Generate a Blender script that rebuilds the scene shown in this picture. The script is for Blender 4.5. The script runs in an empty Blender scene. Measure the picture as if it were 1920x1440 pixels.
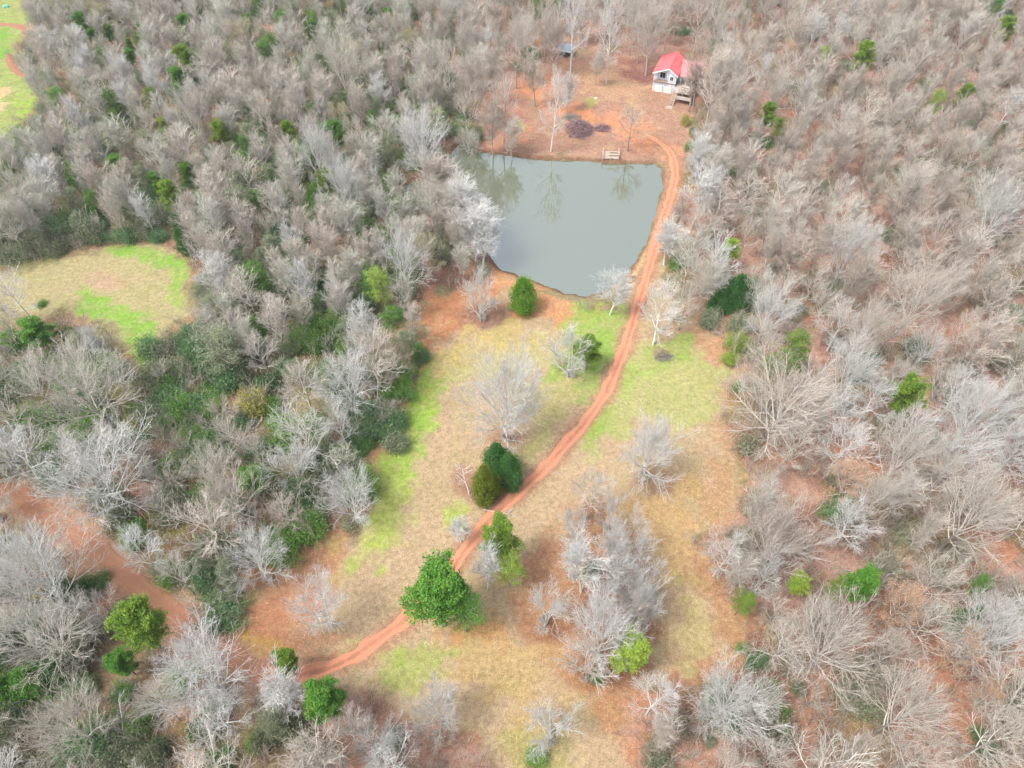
import bpy, math, random
import numpy as np
from mathutils import Vector, Matrix
S = bpy.context.scene
COL = S.collection
R = math.radians
rnd = random.Random(7)
nr = np.random.RandomState(11)

# ------------------------------------------------------------------ camera
CAM_H, PITCH, FPX = 105.0, 50.0, 1333.0
cam = bpy.data.cameras.new("camera"); camo = bpy.data.objects.new("camera", cam); COL.objects.link(camo)
camo.location = (0, 0, CAM_H); camo.rotation_euler = (R(90-PITCH), 0, 0)
cam.sensor_width = 36; cam.lens = 36*FPX/1920; cam.clip_start = 1; cam.clip_end = 9000
S.camera = camo
# ------------------------------------------------------------------ light
SUN_EL, SUN_AZ = 58.0, -115.0          # azimuth from +Y, towards +X positive
world = bpy.data.worlds.new("World"); S.world = world; world.use_nodes = True
wn = world.node_tree; wn.nodes.clear()
sky = wn.nodes.new("ShaderNodeTexSky"); sky.sky_type = 'NISHITA'; sky.sun_disc = False
sky.sun_elevation = R(SUN_EL); sky.sun_rotation = R(SUN_AZ); sky.dust_density = 4; sky.air_density = 1.0
hs = wn.nodes.new("ShaderNodeHueSaturation"); hs.inputs['Saturation'].default_value = 0.48
bg = wn.nodes.new("ShaderNodeBackground"); bg.inputs[1].default_value = 0.15
wo = wn.nodes.new("ShaderNodeOutputWorld")
wn.links.new(sky.outputs[0], hs.inputs['Color']); wn.links.new(hs.outputs[0], bg.inputs[0]); wn.links.new(bg.outputs[0], wo.inputs[0])
sl = bpy.data.lights.new("sun", 'SUN'); sl.energy = 1.3; sl.angle = R(15); sl.color = (1, 0.96, 0.9)
so = bpy.data.objects.new("sun", sl); COL.objects.link(so)
sd = Vector((math.sin(R(SUN_AZ))*math.cos(R(SUN_EL)), math.cos(R(SUN_AZ))*math.cos(R(SUN_EL)), math.sin(R(SUN_EL))))
so.rotation_euler = sd.to_track_quat('Z', 'Y').to_euler(); so.location = (0, 0, 300)
S.view_settings.view_transform = 'Standard'; S.view_settings.look = 'None'
S.view_settings.exposure = 1.2; S.view_settings.gamma = 1
S.render.engine = 'CYCLES'
S.cycles.max_bounces = 5; S.cycles.diffuse_bounces = 3; S.cycles.glossy_bounces = 2
S.cycles.use_denoising = True; S.cycles.denoiser = 'OPENIMAGEDENOISE'; S.cycles.denoising_input_passes = 'RGB_ALBEDO_NORMAL'; S.cycles.denoising_prefilter = 'ACCURATE'; S.cycles.filter_width = 1.5
S.cycles.transmission_bounces = 2; S.cycles.transparent_max_bounces = 4

# ------------------------------------------------------------------ survey maths (photo pixel <-> ground)
CA, SA = math.cos(R(90-PITCH)), math.sin(R(90-PITCH))
def at(px, py, h=0.0):
    x, y, z = (px-960)/FPX, -(py-720)/FPX, -1.0
    Y = y*CA - z*SA; Z = y*SA + z*CA
    t = (CAM_H-h)/(-Z)
    return (x*t, Y*t)
def proj(x, y, z=0.0):
    x = np.asarray(x, float); y = np.asarray(y, float); dz = z-CAM_H
    cy = y*CA + dz*SA; cz = -y*SA + dz*CA
    d = np.maximum(-cz, 1.0)
    return 960+FPX*x/d, 720-FPX*cy/d, -cz
def depth_at(px, py, h=0.0):
    x, y = at(px, py, h); return y*SA + (CAM_H-h)*CA
def sm(a, b, x):
    t = np.clip((x-a)/(b-a), 0, 1); return t*t*(3-2*t)
def _hash(i, j, s):
    v = np.sin(i*127.1 + j*311.7 + s*74.7)*43758.5453
    return v-np.floor(v)
def vnoise(x, y, s=0):
    xi = np.floor(x); yi = np.floor(y); fx = x-xi; fy = y-yi
    fx = fx*fx*(3-2*fx); fy = fy*fy*(3-2*fy)
    return (_hash(xi, yi, s)*(1-fx)+_hash(xi+1, yi, s)*fx)*(1-fy) + (_hash(xi, yi+1, s)*(1-fx)+_hash(xi+1, yi+1, s)*fx)*fy
def fbm(x, y, s=0, o=4):
    v = 0; a = 0.5; tot = 0
    for k in range(o):
        v = v+a*vnoise(x*2**k+k*17.3, y*2**k-k*9.1, s+k); tot += a; a *= 0.5
    return v/tot
def sdpoly(px, py, poly):
    px = np.asarray(px, float); py = np.asarray(py, float)
    d = np.full(px.shape, 1e18); ins = np.zeros(px.shape, bool); n = len(poly)
    for i in range(n):
        ax, ay = poly[i]; bx, by = poly[(i+1) % n]
        ex, ey = bx-ax, by-ay; wx = px-ax; wy = py-ay
        t = np.clip((wx*ex+wy*ey)/(ex*ex+ey*ey+1e-9), 0, 1)
        d = np.minimum(d, (wx-ex*t)**2+(wy-ey*t)**2)
        c = ((ay > py) != (by > py)) & (px < (bx-ax)*(py-ay)/((by-ay) if by != ay else 1e-9)+ax)
        ins ^= c
    d = np.sqrt(d); return np.where(ins, d, -d)
def sdline(px, py, pts):
    px = np.asarray(px, float); py = np.asarray(py, float); d = np.full(px.shape, 1e18)
    for (ax, ay), (bx, by) in zip(pts[:-1], pts[1:]):
        ex, ey = bx-ax, by-ay; wx = px-ax; wy = py-ay
        t = np.clip((wx*ex+wy*ey)/(ex*ex+ey*ey+1e-9), 0, 1)
        d = np.minimum(d, (wx-ex*t)**2+(wy-ey*t)**2)
    return np.sqrt(d)
def catmull(pts, n=10):
    P = [pts[0]]+list(pts)+[pts[-1]]; out = []
    for i in range(1, len(P)-2):
        p0, p1, p2, p3 = [np.array(q, float) for q in P[i-1:i+3]]
        for k in range(n):
            t = k/n
            out.append(0.5*((2*p1)+(-p0+p2)*t+(2*p0-5*p1+4*p2-p3)*t*t+(-p0+3*p1-3*p2+p3)*t**3))
    out.append(np.array(pts[-1], float)); return out

POND_PX = [(748,352),(800,330),(838,296),(862,268),(884,272),(900,286),(940,290),(1010,300),(1110,303),(1160,308),(1228,308),(1240,318),(1243,350),
           (1228,410),(1205,470),(1175,515),(1140,545),(1100,558),(1060,550),(1000,527),(940,507),(905,470),(870,430),(815,402),(765,376)]
WATER_Z = -0.55
POND = [at(x, y, WATER_Z) for x, y in POND_PX]
TRACK_PX = [(500,1262),(560,1266),(640,1243),(720,1190),(770,1150),(835,1085),(880,1020),(930,962),(1010,888),(1080,812),(1132,740),(1170,655),(1200,560),
            (1224,480),(1240,420),(1258,365),(1266,325),(1256,288),(1232,266),(1205,252)]
ROAD_PX = [(-120,830),(-40,885),(30,930),(120,985),(230,1072),(330,1160),(400,1213),(455,1243),(505,1262)]
TRACK = [at(x, y) for x, y in TRACK_PX]
ROAD = [at(x, y) for x, y in ROAD_PX]

def height(x, y):
    x = np.asarray(x, float); y = np.asarray(y, float)
    h = (fbm(x/34.0, y/34.0, 3, 3)-0.5)*1.1
    shp = x.shape; xf = x.ravel(); yf = y.ravel()
    sd_ = np.full(xf.shape, -99.0)
    near = (xf > -45) & (xf < 60) & (yf > 80) & (yf < 200)
    if near.any():
        sd_[near] = sdpoly(xf[near], yf[near], POND) + (vnoise(xf[near]/1.7, yf[near]/1.7, 5)-0.5)*0.9
    sd_ = sd_.reshape(shp)
    k = sm(-7, -1.2, sd_)
    h = h*(1-k) + 0.05*k
    h = h - 0.62*sm(-0.9, 0.1, sd_) - 1.2*sm(0.1, 3.5, sd_)
    return h
def hz(x, y): return float(height(np.array([x]), np.array([y]))[0])

# ------------------------------------------------------------------ material helpers
def lin(c): c = c/255.0; return c/12.92 if c <= 0.04045 else ((c+0.055)/1.055)**2.4
def P(r, g, b, k=0.52): return (lin(r)*k, lin(g)*k, lin(b)*k)
def newmat(name):
    m = bpy.data.materials.new(name); m.use_nodes = True
    nt = m.node_tree; b = nt.nodes['Principled BSDF']; return m, nt, b
def N(nt, t, **kw):
    n = nt.nodes.new(t)
    for k, v in kw.items(): setattr(n, k, v)
    return n
def noise(nt, scale, detail=3, vec=None, rough=0.55):
    n = N(nt, 'ShaderNodeTexNoise'); n.inputs['Scale'].default_value = scale; n.inputs['Detail'].default_value = detail
    n.inputs['Roughness'].default_value = rough
    if vec is not None: nt.links.new(vec, n.inputs['Vector'])
    return n.outputs['Fac']
def mrange(nt, fac, a, b, c, d):
    n = N(nt, 'ShaderNodeMapRange'); n.inputs[1].default_value = a; n.inputs[2].default_value = b
    n.inputs[3].default_value = c; n.inputs[4].default_value = d
    nt.links.new(fac, n.inputs[0]); return n.outputs[0]
def mixc(nt, fac, a, b, mode='MIX'):
    n = N(nt, 'ShaderNodeMix', data_type='RGBA', blend_type=mode)
    for s, v in ((n.inputs[0], fac), (n.inputs[6], a), (n.inputs[7], b)):
        if isinstance(v, (int, float)): s.default_value = v
        elif isinstance(v, tuple): s.default_value = (*v[:3], 1)
        else: nt.links.new(v, s)
    return n.outputs[2]
def mul(nt, a, b):
    n = N(nt, 'ShaderNodeMath', operation='MULTIPLY')
    for s, v in ((n.inputs[0], a), (n.inputs[1], b)):
        if isinstance(v, (int, float)): s.default_value = v
        else: nt.links.new(v, s)
    return n.outputs[0]
def ramp(nt, fac, stops):
    n = N(nt, 'ShaderNodeValToRGB'); cr = n.color_ramp
    while len(cr.elements) < len(stops): cr.elements.new(0.5)
    for e, (p, c) in zip(cr.elements, stops): e.position = p; e.color = (*c[:3], 1)
    nt.links.new(fac, n.inputs[0]); return n.outputs[0]
def wpos(nt): return N(nt, 'ShaderNodeNewGeometry').outputs['Position']
def bump(nt, b, h, strength, dist=0.1):
    n = N(nt, 'ShaderNodeBump'); n.inputs['Strength'].default_value = strength; n.inputs['Distance'].default_value = dist
    nt.links.new(h, n.inputs['Height']); nt.links.new(n.outputs[0], b.inputs['Normal'])
def simple(name, c, rough=0.8, var=0.15, scale=3.0, c2=None, metal=0.0):
    m, nt, b = newmat(name); tc = N(nt, 'ShaderNodeTexCoord').outputs['Object']
    f = noise(nt, scale, 4, tc); c2 = c2 or tuple(v*(1-2*var) for v in c)
    col = mixc(nt, mrange(nt, f, 0.35, 0.7, 0, 1), c, c2)
    nt.links.new(col, b.inputs['Base Color']); b.inputs['Roughness'].default_value = rough; b.inputs['Metallic'].default_value = metal
    b.inputs['Specular IOR Level'].default_value = 0.25
    return m
def bark_mat(name, stops, spec=0.1):
    m, nt, b = newmat(name); oi = N(nt, 'ShaderNodeObjectInfo').outputs['Random']
    c = ramp(nt, oi, stops); f = noise(nt, 0.9, 3, wpos(nt))
    c = mixc(nt, mrange(nt, f, 0.35, 0.7, 0.0, 0.30), c, (0.42, 0.38, 0.34))
    isl = N(nt, 'ShaderNodeNewGeometry').outputs['Random Per Island']
    v = mrange(nt, isl, 0, 1, 0.8, 1.15); cc = N(nt, 'ShaderNodeVectorMath', operation='SCALE')
    nt.links.new(c, cc.inputs[0]); nt.links.new(v, cc.inputs['Scale'])
    nt.links.new(cc.outputs[0], b.inputs['Base Color']); b.inputs['Roughness'].default_value = 0.85
    b.inputs['Specular IOR Level'].default_value = spec
    return m
def leaf_mat(name, dark, light, yellow, trans=0.3):
    m, nt, b = newmat(name); g = N(nt, 'ShaderNodeNewGeometry'); oi = N(nt, 'ShaderNodeObjectInfo').outputs['Random']
    c = mixc(nt, g.outputs['Random Per Island'], dark, light)
    f = noise(nt, 0.55, 3, g.outputs['Position'])
    c = mixc(nt, mrange(nt, f, 0.42, 0.68, 0, 0.7), c, yellow)
    c = mixc(nt, mul(nt, oi, 0.35), c, dark)
    nt.links.new(c, b.inputs['Base Color']); b.inputs['Roughness'].default_value = 0.6; b.inputs['Specular IOR Level'].default_value = 0.2
    tr = N(nt, 'ShaderNodeBsdfTranslucent'); nt.links.new(c, tr.inputs[0])
    mx = N(nt, 'ShaderNodeMixShader'); mx.inputs[0].default_value = trans
    nt.links.new(b.outputs[0], mx.inputs[1]); nt.links.new(tr.outputs[0], mx.inputs[2])
    nt.links.new(mx.outputs[0], nt.nodes['Material Output'].inputs[0]); return m

TWIG = bark_mat("twig_bark", [(0, (0.41,0.36,0.30)), (0.25, (0.52,0.42,0.35)), (0.5, (0.47,0.43,0.35)), (0.75, (0.43,0.34,0.29)), (1, (0.50,0.46,0.40))])
LIMB = bark_mat("limb_bark", [(0, (0.60,0.57,0.51)), (0.4, (0.66,0.62,0.56)), (0.7, (0.54,0.49,0.43)), (1, (0.68,0.66,0.61))])
TWIGM = bark_mat("twig_bark_silver", [(0, (0.58,0.57,0.54)), (1, (0.62,0.61,0.58))])
TWIGP = bark_mat("twig_bark_pale", [(0, (0.64,0.65,0.63)), (0.5, (0.60,0.60,0.57)), (1, (0.66,0.67,0.67))])
TWIGD = bark_mat("twig_bark_dark", [(0, (0.24,0.21,0.18)), (1, (0.32,0.28,0.24))])
TWIGG = bark_mat("twig_bark_lichen", [(0, (0.45,0.46,0.36)), (0.5, (0.48,0.46,0.39)), (1, (0.50,0.52,0.43))])
TRUNK = bark_mat("trunk_bark", [(0, (0.34,0.31,0.28)), (0.5, (0.26,0.235,0.21)), (1, (0.42,0.40,0.37))])
TRUNKD = bark_mat("trunk_bark_dark", [(0, (0.20,0.18,0.16)), (1, (0.28,0.25,0.23))])
TRUNKP = bark_mat("trunk_bark_pale", [(0, (0.62,0.64,0.62)), (1, (0.56,0.58,0.55))])
SNAG = bark_mat("bleached_wood", [(0, (0.80,0.79,0.80)), (1, (0.76,0.75,0.77))])
BRUSH = bark_mat("brush_sticks", [(0, (0.24,0.14,0.15)), (1, (0.27,0.17,0.18))])
LEAF = {
 'bright': leaf_mat("pine_needles_bright", (0.08,0.17,0.02), (0.21,0.34,0.04), (0.31,0.42,0.05)),
 'mid':    leaf_mat("pine_needles_mid", (0.05,0.17,0.02), (0.13,0.31,0.04), (0.19,0.36,0.05)),
 'fresh':  leaf_mat("fresh_shrub_leaves", (0.09,0.24,0.04), (0.22,0.42,0.09), (0.30,0.46,0.10)),
 'cone':   leaf_mat("young_pine_needles", (0.07,0.19,0.02), (0.17,0.36,0.03), (0.22,0.40,0.04)),
 'dark':   leaf_mat("cedar_leaves_dark", (0.035,0.12,0.03), (0.08,0.22,0.05), (0.11,0.26,0.06)),
 'olive':  leaf_mat("cedar_leaves_olive", (0.12,0.17,0.025), (0.23,0.29,0.03), (0.29,0.33,0.03)),
 'blue':   leaf_mat("privet_leaves", (0.09,0.20,0.08), (0.20,0.36,0.16), (0.22,0.35,0.13)),
 'grey':   leaf_mat("grey_green_leaves", (0.17,0.21,0.12), (0.32,0.37,0.23), (0.32,0.35,0.21)),
 'lime':   leaf_mat("lime_leaves", (0.20,0.32,0.04), (0.36,0.50,0.08), (0.42,0.52,0.08)),
 'orange': leaf_mat("dead_beech_leaves", (0.58,0.36,0.22), (0.72,0.50,0.34), (0.70,0.46,0.28)),
 'yellow': leaf_mat("budding_leaves", (0.34,0.33,0.08), (0.50,0.46,0.16), (0.52,0.46,0.12)),
}
# ------------------------------------------------------------------ mesh helpers
def mesh_np(name, V, F, mat=None, smooth=False, mi=None, mats=None):
    me = bpy.data.meshes.new(name); V = np.asarray(V, np.float32); F = np.asarray(F, np.int32)
    n, k = F.shape
    me.vertices.add(len(V)); me.vertices.foreach_set('co', V.ravel())
    me.loops.add(n*k); me.loops.foreach_set('vertex_index', F.ravel())
    me.polygons.add(n); me.polygons.foreach_set('loop_start', np.arange(0, n*k, k, dtype=np.int32))
    me.polygons.foreach_set('loop_total', np.full(n, k, np.int32))
    if mi is not None: me.polygons.foreach_set('material_index', np.asarray(mi, np.int32))
    if smooth: me.polygons.foreach_set('use_smooth', np.ones(n, bool))
    for m in (mats or ([mat] if mat else [])): me.materials.append(m)
    me.update(calc_edges=True); return me
def segs_geo(segs, sides=3):
    A = np.array([s[0] for s in segs]); B = np.array([s[1] for s in segs])
    r0 = np.array([s[2] for s in segs]); r1 = np.array([s[3] for s in segs])
    d = B-A; L = np.linalg.norm(d, axis=1, keepdims=True)+1e-9; d = d/L
    up = np.where(np.abs(d[:, 2:3]) > 0.9, np.array([[1.0, 0, 0]]), np.array([[0, 0, 1.0]]))
    u = np.cross(d, up); u /= np.linalg.norm(u, axis=1, keepdims=True)+1e-9; v = np.cross(d, u)
    n = len(segs); V = np.zeros((n, 2*sides, 3))
    for k in range(sides):
        a = 2*math.pi*k/sides; o = u*math.cos(a)+v*math.sin(a)
        V[:, k] = A+o*r0[:, None]; V[:, sides+k] = B+o*r1[:, None]
    F = np.zeros((n, sides, 4), int)
    for k in range(sides):
        k2 = (k+1) % sides; F[:, k] = [k, k2, sides+k2, sides+k]
    F = F + (np.arange(n)*2*sides)[:, None, None]
    return V.reshape(-1, 3), F.reshape(-1, 4)
def leaves_geo(C, size, flat=0.0, rs=nr):
    n = len(C); nrm = rs.normal(size=(n, 3)); nrm[:, 2] += flat*np.sign(nrm[:, 2]+1e-9)*1.0
    nrm /= np.linalg.norm(nrm, axis=1, keepdims=True)
    t = rs.normal(size=(n, 3)); u = np.cross(nrm, t); u /= np.linalg.norm(u, axis=1, keepdims=True); v = np.cross(nrm, u)
    s = size*(0.6+0.8*rs.rand(n, 1)); w = s*(0.45+0.25*rs.rand(n, 1))
    V = np.stack([C-u*s, C-v*w, C+u*s, C+v*w], axis=1).reshape(-1, 3)
    F = np.arange(4*n).reshape(-1, 4); return V, F
def merge(parts):
    Vs, Fs, mi, o = [], [], [], 0
    for k, (V, F) in enumerate(parts):
        Vs.append(V); Fs.append(F+o); mi.append(np.full(len(F), k)); o += len(V)
    return np.concatenate(Vs), np.concatenate(Fs), np.concatenate(mi)

# ------------------------------------------------------------------ object helpers
def tag(o, label=None, cat=None, group=None, kind=None):
    if label: o['label'] = label
    if cat: o['category'] = cat
    if group: o['group'] = group
    if kind: o['kind'] = kind
    return o
def link(name, data, parent=None):
    o = bpy.data.objects.new(name, data); COL.objects.link(o)
    if parent: o.parent = parent
    return o
class MB:
    def __init__(s): s.v = []; s.f = []
    def box(s, x0, x1, y0, y1, z0, z1):
        o = len(s.v); s.v += [(x0,y0,z0),(x1,y0,z0),(x1,y1,z0),(x0,y1,z0),(x0,y0,z1),(x1,y0,z1),(x1,y1,z1),(x0,y1,z1)]
        s.f += [tuple(o+i for i in q) for q in ((3,2,1,0),(4,5,6,7),(0,1,5,4),(1,2,6,5),(2,3,7,6),(3,0,4,7))]; return s
    def hexa(s, pts):
        o = len(s.v); s.v += [tuple(p) for p in pts]
        s.f += [tuple(o+i for i in q) for q in ((3,2,1,0),(4,5,6,7),(0,1,5,4),(1,2,6,5),(2,3,7,6),(3,0,4,7))]; return s
    def prism(s, poly, y0, y1):          # polygon in x,z extruded along y
        o = len(s.v); n = len(poly); s.v += [(x, y0, z) for x, z in poly]+[(x, y1, z) for x, z in poly]
        s.f.append(tuple(o+i for i in range(n))); s.f.append(tuple(o+n+i for i in reversed(range(n))))
        for i in range(n): j = (i+1) % n; s.f.append((o+i, o+n+i, o+n+j, o+j))
        return s
    def build(s, name, mat, parent=None, bevel=0.0):
        me = bpy.data.meshes.new(name); me.from_pydata(s.v, [], s.f); me.materials.append(mat); me.update()
        o = link(name, me, parent)
        if bevel:
            b = o.modifiers.new("bevel", 'BEVEL'); b.width = bevel; b.segments = 2; b.limit_method = 'ANGLE'
        return o

# ------------------------------------------------------------------ ground sheet
FIELD_MAIN = [(790,560),(850,545),(905,525),(960,515),(1040,560),(1110,592),(1165,560),(1200,500),(1250,480),(1262,600),(1345,630),(1372,700),(1360,790),(1400,900),(1380,960),(1305,1010),
  (1300,1060),(1350,1110),(1400,1170),(1395,1240),(1300,1290),(1190,1300),(1160,1350),(1180,1440),(1100,1500),(940,1460),(900,1400),(760,1340),(690,1300),(620,1280),(500,1235),(440,1200),(480,1110),(560,1010),(610,1000),(670,1010),(700,920),(700,880),(750,810),(775,720),(790,640)]
FIELD_LEFT = [(-80,520),(60,505),(110,480),(190,465),(300,458),(345,478),(362,520),(345,590),(300,640),(270,700),(245,665),(190,610),(120,590),(60,590),(-80,600)]
FIELD_TOP = [(-150,-60),(30,-20),(55,20),(48,60),(22,90),(28,130),(62,150),(74,195),(36,232),(0,258),(-150,280)]
HOUSE_YARD = [(975,150),(1010,118),(1110,95),(1220,100),(1260,150),(1330,165),(1300,230),(1292,280),(1275,330),(1262,380),(1248,330),(1240,306),(1150,303),(1000,298),(905,284),(885,230),(925,170)]
DIRT_LIGHT = P(236,172,138)
covers = [  # polygon, colour, feather px, warp px
 ([(1300,-60),(2200,-60),(2200,1600),(1400,1600),(1400,1200),(1310,1000),(1400,900),(1350,640),(1290,300)], P(204,162,144, .53), 40, 60),
 ([(800,-60),(1310,-60),(1320,300),(860,290),(720,120)], P(204,162,144, .54), 20, 30),
 ([(700,1260),(1200,1300),(1400,1250),(1960,1600),(500,1600),(300,1300)], P(200,156,136, .53), 30, 50),
 ([(590,360),(700,380),(860,420),(900,520),(800,560),(640,480)], P(196,142,128), 15, 30),
 ([(480,30),(540,40),(600,100),(560,120),(500,80)], P(212,170,148), 8, 10),
 ([(818,-20),(840,-20),(842,60),(826,60)], P(215,160,120), 5, 6),
 ([(-60,780),(200,880),(400,960),(430,1200),(560,1300),(560,1500),(-60,1500)], P(176,148,116), 30, 40),
 (FIELD_MAIN, P(212,184,148, .475), 8, 14),
 (HOUSE_YARD, P(204,156,134, .46), 10, 14),
 (FIELD_LEFT, P(200,188,138, .47), 8, 12),
 (FIELD_TOP, P(160,192,96), 6, 10),
 # leaf-littered margins of the main clearing
 ([(780,560),(900,520),(960,540),(940,600),(900,620),(830,640),(800,720),(775,740)], P(208,142,104), 22, 26),
 ([(930,515),(1000,535),(1100,592),(1040,600),(960,580)], P(222,160,114), 14, 14),
 ([(1320,640),(1390,700),(1400,900),(1330,1010),(1300,980),(1340,860),(1330,740),(1290,650)], P(206,164,124, .48), 34, 34),
 ([(1295,620),(1360,640),(1365,700),(1320,690)], P(212,160,128), 8, 10),
 ([(430,1220),(470,1100),(560,1000),(640,1010),(620,1090),(560,1180),(620,1250),(520,1240)], P(200,140,106), 22, 26),
 ([(920,1080),(1010,1040),(1080,960),(1180,960),(1240,1060),(1260,1200),(1200,1320),(1080,1310),(990,1200)], P(192,142,110), 26, 30),
 ([(1300,1000),(1350,1080),(1420,1180),(1400,1290),(1270,1310),(1340,1230),(1330,1160),(1270,1080)], P(202,154,116, .48), 24, 26),
 ([(800,1170),(930,1150),(960,1240),(880,1260)], P(206,160,106), 20, 20),
 ([(1000,1180),(1140,1300),(1190,1420),(1100,1330)], P(200,150,110), 20, 20),
 ([(1080,980),(1290,900),(1300,1040),(1240,1160),(1230,1040),(1140,940)], P(208,172,122), 20, 20),
 ([(860,1230),(1000,1230),(1060,1300),(1060,1440),(960,1440),(960,1330)], P(202,174,122), 30, 26),
 ([(1290,1240),(1400,1200),(1410,1300),(1250,1340),(1180,1330),(1200,1290)], P(196,144,112), 14, 24),
 ([(480,1080),(640,1000),(660,1040),(600,1110),(520,1150)], P(198,144,112), 14, 22),
 ([(700,900),(760,800),(790,690),(800,650),(780,640),(755,720),(700,850)], P(200,148,114), 8, 12),
 # greens
 ([(1130,640),(1290,640),(1360,700),(1340,780),(1260,800),(1130,800),(1100,840),(1095,810),(1150,740)], P(188,190,122), 16, 20),
 ([(1190,640),(1290,635),(1300,670),(1220,690)], P(160,198,84), 10, 14),
 ([(1290,690),(1350,700),(1345,760),(1310,730)], P(190,188,122), 14, 14),
 ([(1145,700),(1190,690),(1150,770),(1105,830),(1110,780)], P(158,198,76), 8, 12),
 ([(1085,575),(1165,570),(1180,600),(1150,700),(1090,760),(1020,760),(1015,700),(1060,640)], P(142,196,66), 12, 14),
 ([(1040,700),(1080,710),(1070,750),(1020,735)], P(126,190,40), 8, 12),
 ([(870,640),(1000,630),(1020,680),(900,700),(820,710),(800,680)], P(198,190,134), 18, 20),
 ([(790,680),(830,690),(820,760),(790,830),(745,850),(740,800)], P(150,204,52), 10, 14),
 ([(735,790),(810,800),(790,860),(740,920),(710,960),(695,930),(720,850)], P(150,204,58), 12, 14),
 ([(690,900),(740,900),(760,960),(700,1060),(660,1090),(640,1060),(680,980)], P(176,204,82), 18, 20),
 ([(835,950),(870,940),(865,1000),(835,990)], P(176,200,90), 8, 10),
 ([(960,730),(1090,700),(1070,780),(1000,850),(960,860),(1010,800)], P(196,186,128), 14, 16),
 ([(670,1220),(790,1200),(840,1230),(780,1290),(690,1290)], P(182,186,112), 18, 18),
 ([(690,1230),(750,1210),(760,1260),(700,1270)], P(160,190,76), 10, 14),
 ([(1270,1080),(1330,1130),(1340,1220),(1300,1250),(1255,1180)], P(198,180,126), 18, 18),
 ([(960,1380),(1060,1370),(1080,1460),(960,1460)], P(188,176,116), 20, 20),
 ([(855,620),(960,600),(990,640),(880,680),(820,690)], P(206,184,122), 14, 18),
 # left fields
 ([(185,468),(290,462),(350,486),(356,530),(320,506),(240,484)], P(118,196,40), 4, 8),
 ([(160,545),(230,570),(290,600),(296,640),(268,690),(250,660),(200,610),(130,585)], P(118,196,38), 5, 10),
 ([(315,500),(350,520),(340,570),(318,560)], P(140,200,60), 5, 8),
 ([(160,520),(230,510),(240,540),(190,545)], P(208,178,144, .48), 10, 10),
 ([(-100,60),(15,50),(12,105),(-100,110)], P(96,190,20), 5, 6),
 ([(-100,150),(10,170),(5,205),(-100,210)], P(222,196,150), 6, 8),
 ([(30,190),(70,180),(60,215),(30,230)], P(150,206,50), 6, 8),
 ([(250,960),(320,930),(345,1000),(330,1050),(290,1010)], P(170,150,80), 10, 12),
 ([(320,1010),(350,1000),(355,1050),(325,1045)], P(150,166,50), 6, 8),
 ([(430,1190),(520,1200),(540,1235),(470,1225)], P(206,166,80), 6, 8),
 # yard
 ([(990,140),(1060,130),(1050,185),(1120,205),(1190,215),(1270,280),(1285,380),(1258,380),(1250,310),(1160,262),(1060,225),(985,190)], P(220,156,124), 8, 12),
 ([(900,200),(980,160),(985,260),(900,272)], P(216,146,120), 10, 12),
  ([(985,160),(1030,195),(1110,215),(1180,232),(1215,250),(1245,270),(1225,275),(1190,262),(1150,250),(1090,236),(1060,215),(1010,205)], P(236,158,118), 5, 8),
 ([(1150,120),(1220,115),(1222,165),(1165,150)], P(168,112,104), 8, 12),
 ([(1100,185),(1120,186),(1116,202),(1098,200)], P(186,176,110), 4, 6),
 ([(960,224),(975,222),(978,240),(962,238)], P(176,190,84), 4, 6),
 ([(1060,130),(1130,120),(1210,170),(1200,200),(1100,170)], P(208,164,132), 8, 12),
 ([(1175,540),(1225,470),(1240,420),(1228,410),(1205,470),(1170,520),(1135,555)], P(226,192,144), 5, 6),
]
# reddish leaf rings under single trees: fallen leaves, with tree shade painted into the colour
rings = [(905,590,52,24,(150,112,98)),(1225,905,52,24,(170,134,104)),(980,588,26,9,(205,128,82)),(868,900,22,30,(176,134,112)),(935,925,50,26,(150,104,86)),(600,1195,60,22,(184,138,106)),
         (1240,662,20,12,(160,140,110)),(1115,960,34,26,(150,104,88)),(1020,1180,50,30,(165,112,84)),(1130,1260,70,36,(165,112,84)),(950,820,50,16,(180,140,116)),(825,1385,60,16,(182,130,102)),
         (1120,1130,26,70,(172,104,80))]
dx = 0.62
def axis(a, b, lo, hi):
    c = list(np.arange(a, b+dx*0.5, dx)); s = 1.5; p = c[-1]
    while p < hi: p += s; c.append(p); s *= 1.6
    s = 1.5; p = c[0]
    while p > lo: p -= s; c.insert(0, p); s *= 1.6
    return np.array(c)
gx = axis(-205, 205, -1000, 1000); gy = axis(5, 285, -900, 1200)
GX, GY = np.meshgrid(gx, gy); GZ = height(GX, GY) + (vnoise(GX/2.1, GY/2.1, 8)-0.5)*0.10
PX, PY, DP = proj(GX, GY, 0.0)
off = DP < 8; PX = np.where(off, -5000, PX); PY = np.where(off, 5000, PY)
wx = (fbm(GX/5.0, GY/5.0, 21, 5)-0.5)*2; wy = (fbm(GX/5.0, GY/5.0, 22, 5)-0.5)*2
fine = (fbm(GX/1.6, GY/1.6, 23, 3)-0.5)*2
C = np.zeros(GX.shape+(3,)); C[:] = P(160,150,112)
def patch(col, s, lo, hi, seed, amt):
    global C
    w = sm(lo, hi, fbm(GX/s, GY/s, seed, 4))[..., None]*amt; C = C*(1-w)+np.array(col)*w
patch(P(186,142,120), 14, 0.5, 0.64, 31, 0.75); patch(P(128,130,84), 11, 0.48, 0.62, 32, 0.8)
def near_mask(poly, m):
    xs = [p[0] for p in poly]; ys = [p[1] for p in poly]
    return (PX > min(xs)-m) & (PX < max(xs)+m) & (PY > min(ys)-m) & (PY < max(ys)+m)
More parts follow.
